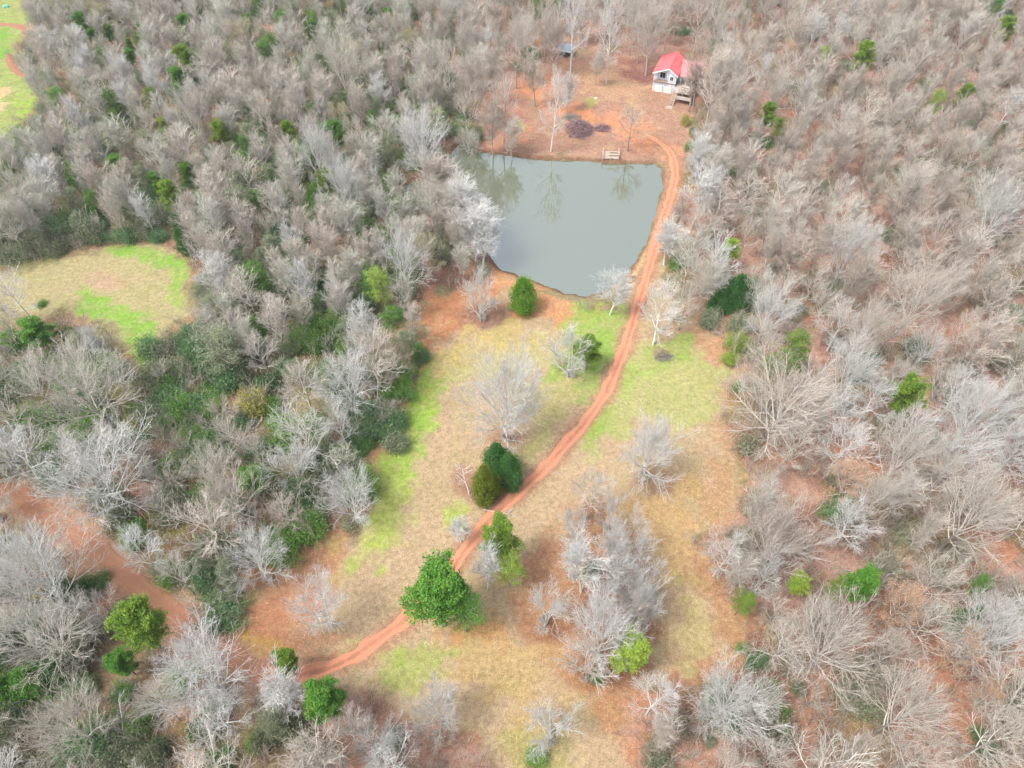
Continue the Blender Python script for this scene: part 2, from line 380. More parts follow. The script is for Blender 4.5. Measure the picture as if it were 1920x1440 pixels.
for poly, col, fe, wp in covers:
    green = col[1] > col[0]*1.05
    if green: col = tuple(u*.72+v*.28 for u, v in zip(col, P(190,180,120))); fe = fe*1.4
    k = near_mask(poly, fe*2.5+wp*2.5+12)
    if not k.any(): continue
    s_ = sdpoly(PX[k], PY[k], poly) + wx[k]*wp*2.2 + fine[k]*(fe*1.3+4)
    w = sm(-fe*.8, fe*.8, s_)[..., None]
    if green: w = w*np.clip(0.30+1.25*fbm(GX[k]/1.7, GY[k]/1.7, 91, 3), 0, 1)[..., None]
    C[k] = C[k]*(1-w)+np.array(col)*w
# woodland floor variety
yard_sd = np.maximum.reduce([sdpoly(PX, PY, p) for p in (FIELD_MAIN, FIELD_LEFT, FIELD_TOP, HOUSE_YARD)])
wood = sm(12, -12, yard_sd)
def wpatch(col, s, lo, hi, seed, amt):
    global C
    w = (sm(lo, hi, fbm(GX/s, GY/s, seed, 4))*wood)[..., None]*amt; C = C*(1-w)+np.array(col)*w
wpatch(P(214,150,116), 9, 0.55, 0.68, 41, 0.8); wpatch(P(150,108,96), 6, 0.52, 0.66, 42, 0.7); wpatch(P(150,146,96), 8, 0.58, 0.68, 43, 0.55)
grassy = (1-wood)
w = (sm(0.5, 0.72, fbm(GX/3.2, GY/3.2, 44, 4))*grassy)[..., None]*0.35; C = C*(1-w)+(C*np.array([0.86,1.02,0.7]))*w
w = (sm(0.52, 0.7, fbm(GX/2.2, GY/2.2, 45, 4))*grassy)[..., None]*0.45; C = C*(1-w)+(C*0.55+np.array(P(222,200,160))*0.45)*w
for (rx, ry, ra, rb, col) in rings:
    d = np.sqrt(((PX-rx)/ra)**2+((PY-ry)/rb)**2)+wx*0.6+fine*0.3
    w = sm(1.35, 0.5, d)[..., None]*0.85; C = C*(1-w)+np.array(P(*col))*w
# wet mud round the water's edge
kk = (GX > -45) & (GX < 60) & (GY > 80) & (GY < 200)
sdp = np.full(GX.shape, -99.0); sdp[kk] = sdpoly(GX[kk], GY[kk], POND)
w = (sm(-1.5, -0.2, sdp+fine*0.8))[..., None]; C = C*(1-w)+np.array(P(140,98,80))*w
w = (sm(-0.5, 0.5, sdp))[..., None]; C = C*(1-w)+np.array((0.10,0.10,0.05))*w
# trodden earth beside the track
dt = sdline(GX, GY, TRACK); w = (sm(2.6, 1.2, dt+wx*1.2+fine*0.5))[..., None]*0.8; C = C*(1-w)+np.array(P(196,146,116))*w
dt = sdline(GX, GY, ROAD); w = (sm(4.4, 2.4, dt+wx*2+fine))[..., None]*0.6; C = C*(1-w)+np.array(P(200,152,130))*w
C = np.clip(C*(1+0.10*fine[..., None]), 0.01, 0.9)
ny, nx = GX.shape; idx = np.arange(ny*nx).reshape(ny, nx)
F = np.stack([idx[:-1, :-1], idx[:-1, 1:], idx[1:, 1:], idx[1:, :-1]], -1).reshape(-1, 4)
gm, nt, b = newmat("ground_cover")
at_ = N(nt, 'ShaderNodeVertexColor'); at_.layer_name = "cover"; pw = wpos(nt)
sp1 = noise(nt, 5.5, 2, pw, 0.7); sp2 = noise(nt, 1.3, 4, pw, 0.65); sp3 = noise(nt, 11.0, 1, pw)
c = mixc(nt, mrange(nt, sp1, 0.44, 0.30, 0, 0.62), at_.outputs[0], (0.16,0.105,0.065))
c = mixc(nt, mrange(nt, sp1, 0.56, 0.72, 0, 0.38), c, (0.62,0.50,0.36))
c = mixc(nt, mrange(nt, noise(nt, 2.1, 5, pw, 0.75), 0.55, 0.68, 0, 0.42), c, (0.20,0.17,0.07))
c = mixc(nt, mrange(nt, noise(nt, 0.7, 6, pw, 0.75), 0.54, 0.66, 0, 0.40), c, (0.34,0.22,0.13))
vm = N(nt, 'ShaderNodeVectorMath', operation='SCALE'); nt.links.new(c, vm.inputs[0]); nt.links.new(mrange(nt, sp2, 0.25, 0.75, 0.72, 1.36), vm.inputs['Scale'])
vm2 = N(nt, 'ShaderNodeVectorMath', operation='SCALE'); nt.links.new(vm.outputs[0], vm2.inputs[0]); nt.links.new(mrange(nt, sp3, 0.25, 0.75, 0.82, 1.18), vm2.inputs['Scale'])
nt.links.new(vm2.outputs[0], b.inputs['Base Color']); b.inputs['Roughness'].default_value = 0.95; b.inputs['Specular IOR Level'].default_value = 0.08
bump(nt, b, sp1, 0.5, 0.08)
gme = mesh_np("ground", np.stack([GX, GY, GZ], -1).reshape(-1, 3), F, gm, True)
ca = gme.color_attributes.new("cover", 'FLOAT_COLOR', 'POINT')
ca.data.foreach_set('color', np.concatenate([C.reshape(-1, 3), np.ones((ny*nx, 1))], 1).astype(np.float32).ravel())
tag(link("ground", gme), "leaf-strewn and grassy ground around the pond and woods", kind='structure')

# ------------------------------------------------------------------ dirt track and road
def ribbon(name, pts, wid, mat, lift, label, seed, ncross=12):
    P_ = catmull(pts, 14); V = []; UV = []; L = 0; n = len(P_)
    for i, p in enumerate(P_):
        a = P_[max(i-1, 0)]; c_ = P_[min(i+1, n-1)]; t = (c_-a); t = t/(np.linalg.norm(t)+1e-9); nn = np.array([-t[1], t[0]])
        if i: L += np.linalg.norm(p-P_[i-1])
        f = i/(n-1); w = wid(f)
        el = 1+0.34*(vnoise(np.array(L/1.9), np.array(0.0), seed)-0.5)*2; er = 1+0.34*(vnoise(np.array(L/1.9), np.array(9.0), seed+1)-0.5)*2
        for k in range(ncross+1):
            u = k/ncross*2-1; q = p+nn*u*w*(el if u < 0 else er); V.append((q[0], q[1], 0)); UV.append((u, L))
    V = np.array(V); V[:, 2] = height(V[:, 0], V[:, 1])+(vnoise(V[:, 0]/2.1, V[:, 1]/2.1, 8)-0.5)*0.10+lift
    uu = np.array(UV)[:, 0]; V[:, 2] -= 0.05*np.exp(-((np.abs(uu)-0.5)/0.16)**2) + 0.10*(np.abs(uu) > 0.99)
    m = ncross+1; idx = np.arange(n*m).reshape(n, m)
    F = np.stack([idx[:-1, :-1], idx[:-1, 1:], idx[1:, 1:], idx[1:, :-1]], -1).reshape(-1, 4)
    me = mesh_np(name, V, F, mat, True)
    a = me.attributes.new("across", 'FLOAT_VECTOR', 'POINT'); a.data.foreach_set('vector', np.concatenate([np.array(UV), np.full((len(UV), 1), 0)], 1).astype(np.float32).ravel())
    return tag(link(name, me), label, kind='structure')
def dirt_mat(name, rut, mid, edge, midw):
    m, nt, b = newmat(name); a = N(nt, 'ShaderNodeAttribute'); a.attribute_name = "across"
    sp = N(nt, 'ShaderNodeSeparateXYZ'); nt.links.new(a.outputs['Vector'], sp.inputs[0])
    ab = N(nt, 'ShaderNodeMath', operation='ABSOLUTE'); nt.links.new(sp.outputs[0], ab.inputs[0])
    pw = wpos(nt); n1 = noise(nt, 1.1, 4, pw, 0.65); n2 = noise(nt, 4.5, 3, pw, 0.7)
    add = N(nt, 'ShaderNodeMath', operation='ADD'); nt.links.new(ab.outputs[0], add.inputs[0]); nt.links.new(mrange(nt, n1, 0.3, 0.7, -0.22, 0.22), add.inputs[1])
    c = ramp(nt, add.outputs[0], [(0.0, mid), (midw, mid), (0.40, rut), (0.62, rut), (0.82, mixed(rut, edge)), (1.0, edge)])
    c = mixc(nt, mrange(nt, noise(nt, 0.28, 3, pw, 0.6), 0.46, 0.62, 0, 0.65), c, mixed(rut, edge))
    c = mixc(nt, mrange(nt, n2, 0.5, 0.72, 0, 0.5), c, DIRT_LIGHT)
    c = mixc(nt, mrange(nt, n2, 0.42, 0.25, 0, 0.5), c, (0.24,0.11,0.07))
    nt.links.new(c, b.inputs['Base Color']); b.inputs['Roughness'].default_value = 0.9; b.inputs['Specular IOR Level'].default_value = 0.15
    bump(nt, b, n2, 0.4, 0.06); return m
def mixed(a, b): return tuple((x+y)/2 for x, y in zip(a, b))
tm = dirt_mat("track_clay", P(244,164,128, .62), P(208,146,116, .55), P(212,168,136), 0.12)
rm = dirt_mat("road_clay", P(200,144,114), P(194,142,114), P(186,144,116), 0.2)
ribbon("dirt_track", TRACK, lambda f: 1.2 if f < 0.6 else (1.1 if f < 0.85 else 1.1-(f-0.85)*4.5), tm, 0.07, "orange clay track with two wheel ruts curving past the pond", 51)
ribbon("dirt_road", ROAD, lambda f: 1.75, rm, 0.05, "wide clay road crossing the lower left wood", 61)
ribbon("far_path", [at(-60,40), at(0,44), at(30,47), at(52,58)], lambda f: 1.5, rm, 0.05, "red clay path at the top left corner field", 62)
ribbon("field_path", [at(16,100), at(20,118), at(34,136), at(60,150), at(95,160)], lambda f: 1.2, rm, 0.05, "thin red path curving along the top left field", 63)

# ------------------------------------------------------------------ pond water
wm, nt, b = newmat("pond_water")
pw = wpos(nt); n1 = noise(nt, 0.05, 2, pw)
c = mixc(nt, n1, (0.115,0.14,0.085), (0.125,0.15,0.095))
nt.links.new(c, b.inputs['Base Color']); b.inputs['Roughness'].default_value = 0.03; b.inputs['IOR'].default_value = 4.0
bump(nt, b, noise(nt, 1.1, 2, pw), 0.02, 0.06)
pp = catmull(POND+[POND[0]], 4)[:-1]
cx_, cy_ = np.mean([p[0] for p in pp]), np.mean([p[1] for p in pp])
vv = [(cx_+(p[0]-cx_)*1.04, cy_+(p[1]-cy_)*1.04, WATER_Z) for p in pp]; nn_ = len(pp)
me = bpy.data.meshes.new("pond_water"); me.from_pydata(vv, [], [tuple(range(nn_))]); me.materials.append(wm); me.update()
tag(link("pond_water", me), "still grey-green water of the pond", kind='structure')
# ------------------------------------------------------------------ bare trees
def rv(r): return Vector((r.uniform(-1, 1), r.uniform(-1, 1), r.uniform(-1, 1)))
RTL = [1.5, 2.5, 1.8, 1.0, .60, .45]
CLL = [0, (.44, .72), (.42, .66), (.46, .72), (.5, .8), (0, 0)]
NS = [0, 6, 4, 3, 2, 1]; WIG = [0, .12, .15, .20, .28, .3]
def grow(p, d, L, r, lev, maxlev, kids, trop, g, out, spread, rt):
    n = NS[lev]; sl_ = L/n; pts = [p]; dirs = [d]; rr = r
    for i in range(n):
        d = (d + rv(g)*WIG[lev] + Vector((0, 0, trop))*(0.10 if lev < 3 else 0.05)).normalized()
        q = p+d*sl_; r2 = max(r*(1-(i+1)/n*0.72), rt*RTL[lev])
        out[lev].append((tuple(p), tuple(q), rr, r2)); p = q; rr = r2; pts.append(p); dirs.append(d)
    if lev >= maxlev: return
    k = kids[lev]
    for j in range(k):
        t = 0.22+0.78*(j+g.random()*0.9)/k if lev < 3 else 0.12+0.88*(j+g.random())/k
        f = min(t, 0.999)*n; i = int(f); b0 = pts[i].lerp(pts[i+1], f-i); dd = dirs[i+1]
        ax = dd.cross(rv(g)).normalized(); ang = g.uniform(0.45, 0.95)*spread*(1-0.35*t)
        nd = (Matrix.Rotation(ang, 3, ax) @ dd)
        cl = L*g.uniform(*CLL[lev])*(1.15-0.50*t)
        if lev >= 3: cl = max(cl, 0.45)
        grow(b0, nd, cl, max(r*(1-t*0.6)*(0.60 if lev == 1 else 0.5), rt*RTL[lev+1]), lev+1, maxlev, kids, trop, g, out, spread, rt)
def bare_tree(seed, H, Rr, fork, nl, asc=0, kids=(0, 7, 6, 5, 2), trop=0.5, spread=1.0, low=0.15, tr=0.30, rt=0.020, maxlev=5, multi=1):
    g = random.Random(seed); out = {k: [] for k in range(6)}
    for m in range(multi):
        base = Vector((0, 0, -0.3)) if multi == 1 else Vector((g.uniform(-.7, .7), g.uniform(-.7, .7), -0.3))
        lean = rv(g)*0.03 if multi == 1 else Vector((base.x, base.y, 0))*0.22
        th = H*(0.72 if fork > 0.25 else 0.5); n = 8; p = base; d = (Vector((0, 0, 1))+lean).normalized(); pts = [p]
        r = tr; rr = r*1.25
        for i in range(n):
            d = (d+rv(g)*0.07).normalized(); q = p+d*(th/n); r2 = r*(1-0.8*(i+1)/n)
            out[0].append((tuple(p), tuple(q), rr, r2)); p = q; rr = r2; pts.append(p)
        az = g.uniform(0, 6.28); cz = H*(0.5+fork*0.30); hh = H-cz
        for i in range(nl//multi):
            t = fork+(1-fork)*((i+g.random()*0.6)/(nl//multi)); f = min(t, 0.995)*n; k = int(f); b0 = pts[k].lerp(pts[k+1], f-k)
            az += 2.4+g.uniform(-.4, .4); el = R(10+asc+((68-asc)*((t-fork)/(1-fork))**(1.0 if asc else 1.45)+g.uniform(-8, 14)))
            d = Vector((math.cos(az)*math.cos(el), math.sin(az)*math.cos(el), math.sin(el)))
            # reach to the crown envelope
            s = 1.0
            for it in range(40):
                q = b0+d*s
                zz = (q.z-cz)/(hh if q.z > cz else cz*(1-fork*0.9)*0.9)
                if (q.x*q.x+q.y*q.y)/(Rr*Rr)+zz*zz > 1.0: break
                s += 0.5
            s *= g.uniform(0.78, 1.08)
            grow(b0, d, s*0.9, tr*(1-t*0.55)*0.50, 1, maxlev, kids, trop, g, out, spread, rt)
    return out
def bare_proto(name, out, tm_, cm_):
    a = segs_geo(out[0], 6); b_ = segs_geo(out[1], 4)
    V, F, mi = merge([a, b_]); tme = mesh_np(name+"_trunk", V, F, mats=[tm_, LIMB], mi=mi)
    V, F, mi = merge([segs_geo(out[2]+out[3], 3), segs_geo(out[4]+(out[5] or out[4][:1]), 3)]); cme = mesh_np(name+"_crown", V, F, mats=[LIMB, cm_], mi=mi)
    return tme, cme
PROTO = {}
def addproto(kind, H, Rr, meshes): PROTO.setdefault(kind, []).append((H, Rr, meshes))
specs = []
for s in range(3): specs.append(('oak', 18, 9.5, dict(fork=0.17, nl=17, kids=(0, 9, 6, 3, 1), trop=0.45, tr=0.42, rt=0.021, spread=1.12)))
for s in range(4): specs.append(('mid', 18, 6.0, dict(fork=0.32, nl=13, kids=(0, 7, 5, 3, 1), trop=0.7, tr=0.28, rt=0.021, spread=1.1)))
for s in range(4): specs.append(('slim', 19, 2.8, dict(fork=0.36, nl=18, asc=34, kids=(0, 7, 5, 3, 1), trop=1.2, tr=0.20, spread=1.0, rt=0.021)))
for s in range(2): specs.append(('multi', 9, 4.6, dict(fork=0.12, nl=15, kids=(0, 7, 5, 3, 1), trop=0.5, tr=0.18, rt=0.020, multi=3)))
for s in range(2): specs.append(('dense', 14, 9, dict(fork=0.14, nl=22, kids=(0, 9, 6, 3, 1), trop=0.5, tr=0.40, rt=0.021, spread=1.2)))
for s in range(1): specs.append(('sparse', 15, 5, dict(fork=0.30, nl=13, kids=(0, 7, 5, 4, 0), trop=0.6, tr=0.22, rt=0.024, maxlev=4)))
for i, (kind, H, Rr, kw) in enumerate(specs):
    o_ = bare_tree(100+i*7, H, Rr, **kw)
    addproto(kind, H, Rr, bare_proto("bare_"+kind, o_, TRUNK, TWIG))
    pt = [m.copy() for m in PROTO[kind][-1][2]]
    pt[0].materials[0] = TRUNKP; pt[0].materials[1] = TWIGP; pt[1].materials[0] = TWIGP; pt[1].materials[1] = TWIGM; addproto(kind+'_pale', H, Rr, tuple(pt))
    if kind in ('mid', 'slim', 'oak', 'multi'):
        pt = [m.copy() for m in PROTO[kind][-1][2]]; pt[1].materials[1] = TWIGG; addproto(kind+'_lichen', H, Rr, tuple(pt))
    if kind in ('sparse', 'slim', 'mid'):
        pt = [m.copy() for m in PROTO[kind][-1][2]]; pt[0].materials[0] = TRUNKD; pt[0].materials[1] = TWIGD; pt[1].materials[0] = TWIGD if kind == 'sparse' else TWIG; pt[1].materials[1] = TWIGD if kind == 'sparse' else TWIG; addproto(kind+'_dark', H, Rr, tuple(pt))
    if kind in ('mid', 'oak') and len(PROTO[kind]) == 1:      # trees still holding thin leaves
        tips = np.array([s_[1] for s_ in o_[4]]); 
        for lk, frac, sz in (('orange', 0.6, 0.13), ('yellow', 0.30, 0.11)):
            ts = tips[nr.rand(len(tips)) < frac]; ts = np.repeat(ts, 3, 0)+nr.normal(size=(len(ts)*3, 3))*0.35
            lv = leaves_geo(ts, sz); cs = segs_geo(o_[2]+o_[3]+o_[4], 3); V, F, mi = merge([cs, lv])
            me = mesh_np(lk+"_crown", V, F, mats=[TWIG, LEAF[lk]], mi=mi); addproto(kind+'_'+lk, H, Rr, (PROTO[kind][0][2][0], me))

# ------------------------------------------------------------------ evergreen trees and shrubs
def pine_proto(seed, H, Rr, cb, nl, nclump, nleaf, size, csz):
    g = random.Random(seed); rs = np.random.RandomState(seed); trunk = []; limbs = []; cl = []
    n = 7; p = Vector((0, 0, -0.3)); d = Vector((0, 0, 1)); pts = [p]; rr = 0.26
    for i in range(n):
        d = (d+rv(g)*0.05).normalized(); q = p+d*(H*0.94/n); r2 = 0.26*(1-0.8*(i+1)/n); trunk.append((tuple(p), tuple(q), rr, r2)); p = q; rr = r2; pts.append(p)
    az = 0
    lobes = [0.58+0.5*g.random() for _ in range(7)]
    for i in range(nl):
        t = cb+(0.98-cb)*(i+g.random()*0.6)/nl; f = min(t, .995)*n; k = int(f); b0 = pts[k].lerp(pts[k+1], f-k); az += 2.4+g.uniform(-.5, .5)
        u = (t-cb)/(1-cb); prof = math.sqrt(max(0.05, 1-(max(0, u-0.30)/0.72)**2))*(0.72+0.28*min(1, u/0.3)); L = Rr*prof*lobes[int((az % 6.283)/6.284*7)]*g.uniform(.8, 1.08)
        el = R(5+45*u); d = Vector((math.cos(az)*math.cos(el), math.sin(az)*math.cos(el), math.sin(el))); p = b0; ns = 4
        for j in range(ns):
            d = (d+rv(g)*0.18+Vector((0, 0, .05))).normalized(); q = p+d*(L/ns); limbs.append((tuple(p), tuple(q), 0.07*(1-j/ns)+0.02, 0.07*(1-(j+1)/ns)+0.015))
            if j >= 1:
                for m in range(nclump):
                    o_ = rv(g)*(csz*(1.2 if j < 3 else 0.9)); o_.z *= 0.5; tip = p.lerp(q, g.random())+o_; cl.append(tip)
                    limbs.append((tuple(p.lerp(q, 0.5)), tuple(tip), 0.025, 0.015))
            p = q
    cl = np.array([tuple(c) for c in cl]); C = np.repeat(cl, nleaf, 0)+rs.normal(size=(len(cl)*nleaf, 3))*np.array([csz*.42, csz*.42, csz*.24])
    return trunk, limbs, leaves_geo(C, size, 0.5, rs)
def ever_proto(kind, geo, H, Rr, leafmat, tmat=TRUNKD):
    trunk, limbs, lv = geo
    V, F, mi = merge([segs_geo(trunk, 6), segs_geo(limbs, 3)]); tme = mesh_np(kind+"_trunk", V, F, tmat)
    cme = mesh_np(kind+"_crown", lv[0], lv[1], LEAF[leafmat]); addproto(kind, H, Rr, (tme, cme))
def recolour(src, dst, leafmat):
    for H, Rr, (a, b_) in PROTO[src]:
        c_ = b_.copy(); c_.materials[0] = LEAF[leafmat]; addproto(dst, H, Rr, (a, c_))
for s in range(3): ever_proto('pine_bright', pine_proto(300+s, 17, 4.2, 0.46, 36, 4, 40, 0.14, 0.70), 17, 4.2, 'bright')
recolour('pine_bright', 'pine_mid', 'mid'); recolour('pine_bright', 'pine_lime', 'lime')
for s in range(2): ever_proto('pine_open', pine_proto(330+s, 16, 5.0, 0.42, 34, 3, 24, 0.13, 0.9), 16, 5.0, 'mid', TRUNK)
recolour('pine_open', 'pine_open_lime', 'lime'); recolour('pine_open', 'pine_open_grey', 'grey'); recolour('pine_open', 'pine_open_bright', 'bright')
def cedar_geo(seed, H, Rr, nc, nleaf, size, power=1.3, base=0.04, fat=0.35, csz=0.42):
    g = random.Random(seed); rs = np.random.RandomState(seed); cl = []; limbs = []
    for i in range(nc):
        t = base+(1-base)*(rs.rand()**1.15); r = Rr*(max(0.0, 1-((t-fat)/(1-fat))**power) if t > fat else (0.72+0.28*t/fat)); r = max(r, 0.12)
        a = rs.rand()*6.283; r *= (0.62+0.42*rs.rand())*(0.88+0.16*math.sin(a*3+seed)+0.1*math.sin(a*5+t*9)); r *= 0.86+0.5*vnoise(np.array(a*2.2+seed), np.array(t*7.0), 3).item()-0.12; cl.append((r*math.cos(a), r*math.sin(a), t*H))
        if i % 3 == 0: limbs.append(((0, 0, max(0.1, t*H-0.5)), (r*.95*math.cos(a), r*.95*math.sin(a), t*H), 0.045, 0.012))
    cl = np.array(cl); C = np.repeat(cl, nleaf, 0)+rs.normal(size=(len(cl)*nleaf, 3))*csz
    return [((0, 0, -.3), (0, 0, H*.9), 0.20, 0.03)], limbs, leaves_geo(C, size, 0.0, rs)
for s in range(2): ever_proto('cedar_dark', cedar_geo(400+s, 9, 3.4, 400, 46, 0.13, csz=0.40), 9, 3.4, 'dark')
recolour('cedar_dark', 'cedar_olive', 'olive'); recolour('cedar_dark', 'cedar_mid', 'mid')
ever_proto('cone_pine', cedar_geo(420, 9, 3.3, 330, 34, 0.14, 1.5, 0.08, 0.35, 0.5), 9, 3.3, 'cone')
def shrub_geo(seed, H, Rr, nc, nleaf, size, csz=0.5):
    g = random.Random(seed); rs = np.random.RandomState(seed); cl = []; limbs = []; lob = [(rs.normal()*Rr*.42, rs.normal()*Rr*.42, 0.6+0.5*rs.rand()) for _ in range(6)]
    for i in range(nc):
        lx, ly, lr = lob[rs.randint(6)]; v = rs.normal(size=3); v /= np.linalg.norm(v); v[2] = abs(v[2]); q = rs.rand()**0.4*lr*0.62
        p = (lx*.8+v[0]*Rr*q, ly*.8+v[1]*Rr*q, H*(0.12+0.88*v[2]*q*1.35)); cl.append(p)
        if i % 2 == 0: limbs.append(((rs.normal()*.25, rs.normal()*.25, 0), p, 0.035, 0.012))
        if i % 2 == 1: limbs.append((p, tuple(np.array(p)+rs.normal(size=3)*0.6+np.array([0, 0, .45])), 0.015, 0.012))
    cl = np.array(cl); C = np.repeat(cl, nleaf, 0)+rs.normal(size=(len(cl)*nleaf, 3))*csz
    return [((0, 0, -.3), (0, 0, H*.4), 0.07, 0.03)], limbs, leaves_geo(C, size, 0.0, rs)
for s in range(3): ever_proto('shrub_blue', shrub_geo(500+s, 4.2, 3.2, 190, 26, 0.13), 4.2, 3.2, 'blue', TWIGG)
recolour('shrub_blue', 'shrub_grey', 'grey'); recolour('shrub_blue', 'shrub_mid', 'fresh'); recolour('shrub_blue', 'shrub_lime', 'lime'); recolour('shrub_blue', 'shrub_yellow', 'yellow')
recolour('shrub_blue', 'shrub_dark', 'dark')
for s in range(2): ever_proto('shrub_thin', shrub_geo(520+s, 3.2, 2.4, 150, 7, 0.12), 3.2, 2.4, 'grey', TWIG)

CATS = {}
THINGS = []     # (object, kind, crown px, crown py, short name)
RATIO = {'oak': 0.80, 'mid': 1.3, 'slim': 2.4, 'multi': 0.95, 'dense': 0.72, 'sparse': 1.4, 'pine': 1.5, 'cedar': 1.25, 'cone': 1.55, 'shrub': 0.72}
def fam(kind): return kind.split('_')[0]
def hdef(kind, wm):
    f = fam(kind); h = wm*RATIO[f]
    lo, hi = {'oak': (9, 21), 'mid': (9, 22), 'slim': (12, 22), 'multi': (5, 11), 'dense': (8, 16), 'sparse': (8, 17), 'pine': (6, 20), 'cedar': (4, 13), 'cone': (6, 13), 'shrub': (1.6, 7)}[f]
    return max(lo, min(hi, h))
def spawn(kind, x, y, h, Rr, rng):
    H0, R0, (tme, cme) = PROTO[kind][rng.randrange(len(PROTO[kind]))]
    f = fam(kind); nm = {'pine': 'pine_tree', 'cedar': 'cedar_tree', 'cone': 'young_pine', 'shrub': 'shrub'}.get(f, 'bare_tree')
    if kind.endswith('orange'): nm = 'beech_tree'
    e = link(nm, None); e.empty_display_size = 0.5
    z = hz(x, y); e.location = (x, y, z); e.rotation_euler = (rng.uniform(-.03, .03), rng.uniform(-.03, .03), rng.uniform(0, 6.28)); e.scale = (Rr/R0, Rr/R0*rng.uniform(.92, 1.08), h/H0)
    a, b_ = ('stems', 'foliage') if f == 'shrub' else ('trunk', 'crown')
    link(a, tme, e); link(b_, cme, e)
    cat = {'pine_tree': 'pine tree', 'young_pine': 'pine tree', 'cedar_tree': 'cedar tree', 'shrub': 'shrub'}.get(nm, 'tree')
    e['category'] = cat
    return e
def place(kind, cx, cy, w, label=None, short=None, h=None, frac=None):
    f = fam(kind)
    frac = frac or {'shrub': 0.45, 'cedar': 0.42, 'cone': 0.45, 'multi': 0.5, 'pine': 0.72, 'dense': 0.52, 'oak': 0.56}.get(f, 0.62)
    hh = h or 12
    for _ in range(3):
        wm = w*depth_at(cx, cy, hh*frac)/FPX; hh = h or hdef(kind, wm)
    if f == 'pine' and hh > 9: hh = max(8.5, min(hh, wm*1.9))
    x, y = at(cx, cy, hh*frac)
    wf = 0.5*{'shrub': 1.0, 'cedar': 1.0, 'cone': 1.0, 'pine': 0.95}.get(f, 0.92)
    e = spawn(kind, x, y, hh, wm*wf, rnd); THINGS.append([e, kind, cx, cy, short, w]); FEAT.append((x, y, wm*0.5, f))
    if label: e['label'] = label
    return e
FEAT = []
PP = place
# --- trees of the main clearing
PP('dense_pale', 948, 752, 166, "large pale bare oak with domed crown behind the two cedars", "large oak behind the two cedars", h=22)
PP('dense_pale', 1218, 852, 140, "round pale bare tree alone in the grass right of the clay track", "round tree right of the track", h=15)
PP('multi_pale', 1072, 668, 112, "low spreading pale bare tree on green grass left of the track", "spreading tree left of the track", h=10)
PP('pine_bright', 1104, 650, 68, "green pine growing behind the low spreading bare tree", "pine behind the spreading bare tree", h=9)
PP('multi_pale', 903, 556, 84, "pale bare tree over a ring of leaves and painted shade below the pond", "bare tree below the pond", h=12)
PP('cone_pine', 981, 554, 56, "single vivid green cone-shaped pine on the grass below the pond", "cone-shaped pine below the pond", h=8.5)
PP('cedar_olive', 911, 910, 60, "olive green egg-shaped cedar beside the clay track", "olive cedar beside the track", h=9)
PP('cedar_dark', 932, 864, 62, "dark green cedar under the large pale oak", None, h=8)
PP('cedar_dark', 955, 884, 58, "dark green cedar touching the left edge of the clay track", "dark cedar beside the track", h=8)
PP('pine_mid', 822, 1108, 155, "biggest pine, broad and deep green, overhanging the clay track", "biggest pine over the track", h=17)
PP('pine_open', 868, 1140, 100, "thin grey-green pine merging with the right side of the biggest pine", None, h=12)
PP('pine_bright', 938, 1010, 92, "bright green pine on the lower end of the straight track", "bright pine on the track", h=14)
PP('pine_open_lime', 955, 1055, 80, None, None, h=11)
PP('slim_pale', 913, 1060, 58, "slender pale bare tree between the two pines on the track", None, h=13)
PP('slim_pale', 862, 992, 44, "small faint bare tree just left of the track above the pines", None, h=7)
PP('oak_pale', 600, 1138, 128, "pale bare tree on brown leaves left of the lower track", "tree left of the lower track", h=13)
PP('dense_pale', 824, 1335, 116, "round pale bare tree on the grass near the bottom, below the track", "round bare tree below the track", h=12)
PP('multi_pale', 1030, 1362, 112, "whitish many-stemmed bare tree at the bottom of the clearing", "whitish tree at the clearing's bottom", h=11)
PP('dense_pale', 1368, 1315, 172, "very dense fan-shaped pale bare tree at the bottom right of the clearing", "dense fan-shaped tree", h=13)
PP('mid_pale', 1225, 1312, 120, "thin pinkish bare tree left of the dense fan-shaped tree", None, h=12)
PP('multi_pale', 1022, 1140, 96, "pale many-stemmed bare tree at the left edge of the central grove", "left tree of the central grove", h=12)
PP('oak_pale', 1130, 1195, 168, "tall white-limbed bare tree at the bottom of the central grove", "white-limbed tree of the central grove", h=17)
PP('multi', 1105, 1245, 110, "grey bare tree at the lower tip of the central grove", None, h=9)
PP('slim_pale', 1100, 1050, 92, None, None, h=17)
PP('mid', 1106, 925, 92, "faint grey bare tree at the top tip of the central grove", "top tree of the central grove", h=13)
PP('mid', 1185, 985, 88, None, None, h=12)
PP('dense_pale', 1158, 1045, 112, "fullest pale crown in the middle of the central grove", None, h=11); PP('dense_pale', 1192, 1130, 104, None, None, h=11)
for (x, y, w) in ((1150,1010,60),(1205,1040,72),(1165,1075,76),(1205,1110,86),(1135,1110,70),(1080,985,60),(1180,1150,70),(1230,1085,50),(1140,960,60),(1120,1150,80),(1165,1215,70),(1215,1150,56)): PP(rnd.choice(['mid', 'mid_pale', 'multi_pale']), x, y, w, h=12)
PP('shrub_grey', 1112, 1065, 44); PP('shrub_dark', 1120, 1268, 40, h=2.5)
PP('pine_lime', 1188, 1222, 98, "bright lime green pine at the right foot of the central grove", "lime pine of the central grove", h=11)
PP('mid_pale', 1238, 585, 112, "leaning bare tree with white twigs between the track and the right wood", "leaning tree right of the track", h=15)
PP('mid', 1285, 570, 70, h=12)
PP('slim_pale', 1150, 545, 62, "slender bare tree on the lower right shore of the pond", "slender tree on the lower shore", h=11)
PP('multi_pale', 1338, 505, 112, "bright white twiggy tree at the edge of the right wood", "white twiggy tree by the right wood", h=13)
PP('slim_pale', 1255, 448, 60, "white bare tree leaning beside the narrow part of the track", None, h=12)
